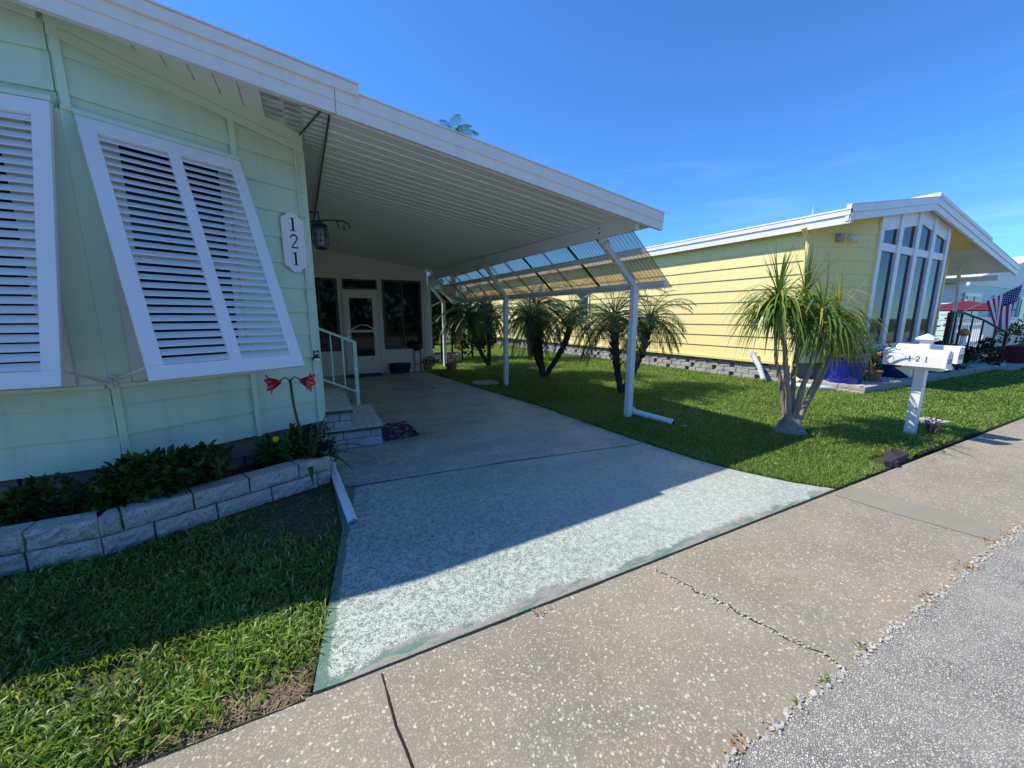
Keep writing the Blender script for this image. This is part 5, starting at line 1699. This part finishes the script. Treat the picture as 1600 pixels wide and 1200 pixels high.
digits(sfn2, '121', [(-.075, 1.03), (0, 1.03), (.075, 1.03)], .062, .0005, .004, m1, MT['digit_brass'])
mailbox(7.16, 1.74, 2.34, .97, 'white mailbox with 122 on its door, farther side of the post', '122')
# black rubber edging stub and the little bed around it
mb = MB(); mb.prism([(5.22, 1.66, 0), (5.62, 1.80, 0), (5.66, 1.73, 0), (5.30, 1.57, 0)], (0, 0, .06))
mb.beam((5.26, 1.62, .03), (5.70, 1.64, .03), .03, .085); mb.beam((5.70, 1.64, .03), (5.82, 1.80, .03), .03, .085)
tag(mb.build('edging_stub', MT['rubber'], bevel=.006), 'piece of black lawn edging at the pavement by the ponytail palm', 'edging')
mb = MB(); mb.prism([(7.75, 2.05, 0), (8.25, 1.95, 0), (8.3, 2.25, 0), (7.85, 2.35, 0)], (0, 0, .035)); tag(mb.build('paving_slab', MT['concrete'], bevel=.006), 'flat dark slab in the grass right of the mailbox post', 'slab')
t = thing('red_plant', 'reddish wispy plant at the foot of the mailbox post', 'plant', (7.15, 1.86, 0))
mb = MB()
for i in range(8):
    a = Vector((7.15 + rng.uniform(-.03, .03), 1.86 + rng.uniform(-.03, .03), 0)); b = a + Vector((rng.uniform(-.06, .16), rng.uniform(-.1, .1), rng.uniform(.15, .32)))
    mb.tube([a, a.lerp(b, .5) + Vector((0, 0, .02)), b], [.004, .003, .002], 4)
    for k in range(16):
        q = a.lerp(b, rng.uniform(.15, 1)); leaf(mb, q, rvec(), Vector((0, 0, 1)), .04, .025, rng.random())
mb.build('foliage', MT['red_leaf'], t)

# ================================================================== PONYTAIL PALM
pp = thing('ponytail_palm', 'ponytail palm with several grey trunks and drooping strap leaves', 'tree', (5.68, 2.8, 0))
mb = MB(); mb.lathe((5.66, 2.8, -.02), [(.22, 0), (.175, .04), (.145, .09), (.130, .15), (.115, .22), (.085, .28), (.02, .31)], 22, .13)
mb.build('bulb_base', MT['bark_grey'], pp, smooth=True)
heads = [((5.12, 2.85, 1.76), .92, 'strap_leaf', (-.06, .0), 150), ((5.60, 2.58, 1.58), .92, 'strap_leaf', (0, 0), 150), ((6.02, 3.0, 1.80), .92, 'strap_leaf', (.05, 0), 130), ((6.52, 2.80, 1.52), .88, 'strap_yellow', (.1, 0), 130), ((5.45, 3.05, 1.70), .85, 'strap_leaf', (0, .1), 80), ((6.22, 2.72, 1.42), .9, 'strap_yellow', (.1, -.1), 110)]
trk = [[(5.60, 2.80, .10), (5.50, 2.80, .55), (5.36, 2.82, 1.08), heads[0][0]], [(5.64, 2.76, .14), (5.61, 2.71, .55), (5.64, 2.63, 1.0), heads[1][0]],
       [(5.68, 2.82, .14), (5.72, 2.86, .6), (5.88, 2.95, 1.1), heads[2][0]], [(5.72, 2.78, .10), (5.98, 2.76, .46), (6.36, 2.76, .95), heads[3][0]], [(5.63, 2.84, .14), (5.56, 2.92, .6), (5.46, 3.0, 1.1), heads[4][0]],
       [(5.71, 2.75, .12), (5.86, 2.73, .45), (6.08, 2.72, .9), heads[5][0]]]
for ti, T in enumerate(trk):
    mb = MB(); fine = []
    for a, b in zip(T[:-1], T[1:]):
        for i in range(6): fine.append(Vector(a).lerp(Vector(b), i / 6) + Vector((rng.uniform(-.009, .009), rng.uniform(-.009, .009), 0)))
    fine.append(Vector(T[-1]))
    r0 = (.052, .046, .044, .046, .034, .036)[ti]
    mb.tube(fine, [r0 * (1 - .5 * min(1, i / (len(fine) * .7))) for i in range(len(fine))], 10, jit=.07)
    mb.build('trunk', MT['bark_grey'], pp, smooth=True)
for hi, (c, L_, m_, bias, n_) in enumerate(heads):
    mb = MB(); n_ = int(n_ * 1.12)
    for i in range(n_):
        a = rng.uniform(0, 6.28)
        e = rng.uniform(-.25, 1.0)
        dv = Vector((math.cos(a) * math.cos(e) + bias[0], math.sin(a) * math.cos(e) + bias[1], math.sin(e) + .2))
        LL = L_ * rng.uniform(.5, 1.02)
        r_ = rng.random(); r_ = r_ * .75 if rng.random() < .84 else rng.uniform(.8, 1)
        strip(mb, Vector(c) + Vector((rng.uniform(-.03, .03), rng.uniform(-.03, .03), rng.uniform(-.16, .08))), dv, LL, .027, rng.uniform(1.5, 3.7), 10, r_, wave=.05)
    for i in range((26, 8, 26, 10, 8, 5)[hi]):
        a = rng.uniform(0, 6.28); k = rng.uniform(.05, .45)
        strip(mb, Vector(c) + Vector((0, 0, .04)), (math.cos(a) * k, math.sin(a) * k, 1), L_ * rng.uniform(.4, .85), .019, rng.uniform(.1, 1.6), 7, rng.random() * .6, wave=.04)
    mb.build('leaf_head', MT[m_], pp)

# ================================================================== PYGMY DATE PALMS
def date_palm(base, stems, label, nf=34, L=1.0):
    t = thing('pygmy_date_palm', label, 'palm', base, 'pygmy date palms along the yellow home')
    for top, nfr in stems:
        b = Vector(base); tp = Vector(top)
        fine = []; rad = []
        for i in range(27):
            k = i / 26
            bend = Vector((tp.x - b.x, tp.y - b.y, 0)) * (.18 * math.sin(math.pi * k))
            fine.append(b.lerp(tp, k) + bend * (1 if k < 1 else 0))
            rad.append((.058 + .022 * k + (.03 if k > .85 else 0)) * (1.0 + (.16 if i % 2 else -.04)))
        mb = MB(); mb.tube(fine, rad, 9, jit=.14); 
        for i in range(30):         # old leaf bases
            k = rng.uniform(.35, 1); q = b.lerp(tp, k) + Vector((tp.x - b.x, tp.y - b.y, 0)) * (.18 * math.sin(math.pi * k)); a = rng.uniform(0, 6.28)
            mb.tube([q + Vector((math.cos(a), math.sin(a), 0)) * .07, q + Vector((math.cos(a) * .15, math.sin(a) * .15, .09))], [.022, .008], 4)
        mb.build('trunk', MT['bark_dark'], t)
        mb = MB()
        for i in range(nfr):
            a = i * 2.399 + rng.uniform(-.2, .2)
            e = 1.30 - 1.95 * (i / nfr) + rng.uniform(-.2, .2)
            dv = (math.cos(a) * math.cos(e), math.sin(a) * math.cos(e), math.sin(e))
            palm_frond(mb, tp + Vector((0, 0, rng.uniform(-.05, .08))), dv, L * rng.uniform(.75, 1.12), .26, rng.uniform(1.5, 2.6), 30, .016, rng.uniform(.0, .65) if i < nfr * .85 else rng.uniform(.5, 1), .7)
        mb.build('crown', MT['palm_leaf'], t)
    return t
date_palm((5.45, 5.85, 0), [((5.22, 5.9, 1.55), 52), ((6.50, 6.2, 1.50), 50)], 'two stemmed date palm partly hidden by the nearest carport post', L=1.15)
date_palm((5.17, 8.39, 0), [((4.75, 8.4, 1.50), 48), ((5.25, 8.9, 1.80), 46), ((5.95, 8.3, 1.60), 50)], 'three stemmed date palm between the near and middle carport posts', L=1.25)
date_palm((4.83, 11.2, 0), [((4.15, 11.1, 1.65), 50), ((4.95, 11.4, 1.75), 46)], 'dark two stemmed date palm beyond the middle carport post', L=1.3)
date_palm((6.9, 12.2, 0), [((6.8, 12.2, 1.7), 40), ((7.4, 12.6, 1.9), 36)], 'farthest date palm close to the yellow wall', L=1.2)
# dark hedge closing the back of the side yard
hg = thing('hedge', 'tall dark evergreen hedge closing the yard behind the carport', 'hedge', (4.0, 13.6, 0))
mb = MB()
for i in range(10):
    leafball(mb, (2.5 + i * .36 + rng.uniform(-.1, .1), 13.4 + rng.uniform(-.2, .5), rng.uniform(.6, 2.3)), (.6, .55, .8), 1000, .15, .085, zmin=.05)
mb.build('foliage', MT['dark_leaf'], hg)
mb = MB()
for i in range(7): mb.tube([(2.8 + i * .4, 13.6, 0), (2.8 + i * .4 + rng.uniform(-.1, .1), 13.6, 1.9)], [.04, .015], 6)
mb.build('trunk', MT['bark_dark'], hg)
for x, y, h, lab in ((5.6, 22, 2.6, 'dark bushy tree at the far end of the side yard'), (8.0, 26, 3.0, 'broad green tree closing the gap past the yellow home'), (2.6, 24, 3.0, 'leafy tree behind the porch end')):
    t = thing('yard_tree', lab, 'tree', (x, y, 0))
    mb = MB()
    for k in range(5): leafball(mb, (x + rng.uniform(-.9, .9), y + rng.uniform(-.6, .6), h * rng.uniform(.35, .8)), (1.0, .9, .8), 350, .2, .11)
    mb.build('crown', MT['shrub_leaf'], t)
    mb = MB(); mb.tube([(x, y, 0), (x + .1, y, h * .5), (x, y, h * .8)], [.14, .09, .03], 8); mb.build('trunk', MT['bark_dark'], t)
# tall palm whose crown shows above the carport roof
t = thing('queen_palm', 'tall palm whose crown rises above the carport roof', 'palm', (7.3, 22.2, 0))
mb = MB(); mb.tube([(7.3, 22.2, 0), (7.35, 22.2, 5), (7.3, 22.2, 10.95)], [.2, .16, .13], 10); mb.build('trunk', MT['bark_grey'], t)
mb = MB()
for i in range(26):
    a = i * 2.399; e = 1.2 - 1.5 * i / 26
    palm_frond(mb, (7.3, 22.2, 10.95), (math.cos(a) * math.cos(e), math.sin(a) * math.cos(e), math.sin(e)), rng.uniform(1.7, 2.3), .6, 1.8, 30, .055, rng.uniform(.1, .8), .9)
mb.build('crown', MT['palm_leaf'], t)

# ================================================================== GRASS
def sample_polar(n, r0, r1, a0, a1):
    r = r0 * (r1 / r0) ** nr.random(n)
    a = nr.uniform(a0, a1, n)
    return np.stack([r * np.sin(a), r * np.cos(a)], 1), r
# right lawn, denser near the camera
xy, rr = sample_polar(560000, 3.6, 26, R(8), R(88))
k = inpoly(xy, LAWN_R)
k &= ~((np.hypot(xy[:, 0] - 5.66, xy[:, 1] - 2.8) < .25) | (np.hypot(xy[:, 0] - 3.44, xy[:, 1] - 8.18) < .30))
k &= ~((xy[:, 0] > 5.15) & (xy[:, 0] < 5.85) & (xy[:, 1] < 1.82))
k &= ~((xy[:, 0] > 7.75) & (xy[:, 0] < 8.3) & (xy[:, 1] < 2.33) & (xy[:, 1] > 1.97))
thin = vnoise(xy, 1.7, 5) * .6 + vnoise(xy, 5.1, 6) * .4
k &= nr.random(len(xy)) < np.clip(.45 + thin * 1.1, 0, 1)
xy, rr, thin = xy[k], rr[k], thin[k]
n_ = len(xy)
far = np.clip(rr / 4.5, 1, 6)
pat = vnoise(xy, .8, 8) * .5 + vnoise(xy, 2.6, 9) * .5
rd = np.clip(nr.normal(.15 + .55 * pat, .17, n_), 0, .82)
dry = nr.random(n_) < .08
rd[dry] = nr.uniform(.8, 1, dry.sum())
o = grass_mesh('lawn_grass', xy, nr.uniform(.025, .058, n_) * np.clip(far, 1, 1.25), .0058 * far * nr.uniform(.7, 1.3, n_), 1.0, rd, MT['grass_lawn'])
tag(o, 'cut green lawn between the two homes and the pavement', 'grass', kind='stuff')
# left lawn close to the camera
n_ = 105000
xy = np.stack([nr.uniform(-2.7, .08, n_), nr.uniform(.9, 3.9, n_)], 1)
k = inpoly(xy, [(-2.7, 1.60), (-.20, 1.60), (-.13, 1.64), (.07, 2.85), (.02, 3.45), (-.25, 3.62), (-1.36, 3.2), (-2.7, 3.2)])
bare = np.hypot((xy[:, 0] + .08) / .95, (xy[:, 1] - 3.32) / .85)
bare2 = np.hypot((xy[:, 0] + .22) / .42, (xy[:, 1] - 1.66) / .16)
wallb = np.clip((xy[:, 1] - (3.1 + np.clip((xy[:, 0] + 1.36) * .42, 0, 1))) / .16, 0, 1)
edged = np.clip((.16 * (xy[:, 1] - 1.57) - .13 - xy[:, 0]) / .10, .15, 1)
keep = np.clip(bare - .45, .03, 1) * edged * np.clip(bare2 - .3, .12, 1) * (1 - .85 * wallb) * np.clip((xy[:, 1] - 1.56) / .12, .25, 1)
thin = vnoise(xy, 3.0, 15) * .5 + vnoise(xy, 9, 16) * .5
k &= nr.random(n_) < keep * np.clip(-.02 + thin * 1.7, .16, 1)
xy = xy[k]; n_ = len(xy)
pat = vnoise(xy, 2.2, 18) * .5 + vnoise(xy, 7, 19) * .5
rd = np.clip(nr.normal(.12 + .55 * pat, .17, n_), 0, .8)
dry = nr.random(n_) < .09
rd[dry] = nr.uniform(.8, 1, dry.sum())
o = grass_mesh('lawn_grass', xy, nr.uniform(.03, .075, n_), nr.uniform(.0055, .0125, n_), 1.05, rd, MT['grass_near'])
tag(o, 'coarse green grass before the block planter', 'grass', kind='stuff')
# dry clippings and straw on the bare spots
def litter(name, label, pts, L0, L1, wd, mat):
    mb = MB()
    for x, y, z in pts:
        a = rng.uniform(0, 6.28)
        strip(mb, (x, y, z), (math.cos(a), math.sin(a), rng.uniform(0, .35)), rng.uniform(L0, L1), wd, rng.uniform(.2, .9), 3, rng.random(), up=(0, 0, 1))
    return tag(mb.build(name, mat), label, 'litter', kind='stuff')
P1 = [(rng.gauss(-.18, .28), rng.gauss(3.2, .34), .0) for _ in range(2200)]
P1 = [p for p in P1 if p[0] < .03 and p[1] < 3.78 + .42 * p[0]]
P1 += [(-.16 - abs(rng.gauss(0, .35)), 1.60 + abs(rng.gauss(0, .07)), .0) for _ in range(900)]
P1 += [(rng.uniform(-2.6, -.1), rng.uniform(1.7, 3.1), .005) for _ in range(1400)]
litter('dry_clippings', 'dry brown clippings on bare soil by the planter', P1, .03, .08, .0045, MT['straw'])
# chips and leaf litter along the road edge
mb = MB()
for i in range(520):
    x = rng.uniform(.6, 6.0); y = .64 + rng.gauss(0, .014); s = abs(rng.gauss(.006, .004)) + .003
    mb.box((x, y, .006), (s * 1.4, s, s * .7), Matrix.Rotation(rng.uniform(0, 3), 3, rvec()))
for i in range(160):
    t_ = rng.random(); x = 1.76 + .24 * t_ + rng.gauss(0, .012); y = 1.52 - .86 * t_; s = rng.uniform(.004, .010)
    mb.box((x, y, .003), (s * 1.4, s, s * .6), Matrix.Rotation(rng.uniform(0, 3), 3, rvec()))
tag(mb.build('shell_chips', MT['chips']), 'broken shell chips along the road edge', 'gravel', kind='stuff')
mb = MB()
for cx, cy, n__, sp in ((1.25, .66, 12, .03), (2.95, .66, 16, .04), (3.55, .655, 20, .05), (4.1, .66, 24, .07), (4.35, .65, 14, .04), (5.9, 1.5, 26, .07), (.95, 1.55, 10, .03)):
    for i in range(n__):
        leaf(mb, Vector((cx + rng.gauss(0, sp), cy + rng.gauss(0, sp * .5), rng.uniform(.006, .014))), Vector((rng.uniform(-1, 1), rng.uniform(-1, 1), rng.uniform(-.1, .3))), Vector((0, 0, 1)), rng.uniform(.010, .026), rng.uniform(.006, .013), rng.random())
tag(mb.build('dead_leaves', MT['dead_leaf']), 'brown dead leaves caught along the pavement edges', 'leaves', kind='stuff')
for i, (x, y, lab) in enumerate(((1.85, .65, 'tuft of green weed where the pavement crack meets the road'), (1.62, .64, 'small weed at the road edge nearest the camera'), (2.2, .652, 'tiny weed at the road edge right of the crack'))):
    mb = MB()
    for k in range(26):
        a = rng.uniform(0, 6.28); strip(mb, (x + rng.gauss(0, .012), y + rng.gauss(0, .01), .0), (math.cos(a), math.sin(a), rng.uniform(.4, 1.6)), rng.uniform(.015, .045), .004, rng.uniform(.5, 1.5), 3, rng.random() * .8)
    tag(mb.build('weed', MT['grass_near']), lab, 'weed')
# fallen bits: white splash stone at the outlet
mb = MB(); mb.rough_block((4.52, 3.56, 0), (.10, .02, 0), (-.01, .05, 0), (0, 0, .03), .004, 4, 2); tag(mb.build('splash_stone', MT['gravel']), 'small white stone at the downspout outlet on the grass', 'stone')

for ob in list(COL.objects):
    if '_at' in ob: del ob['_at']
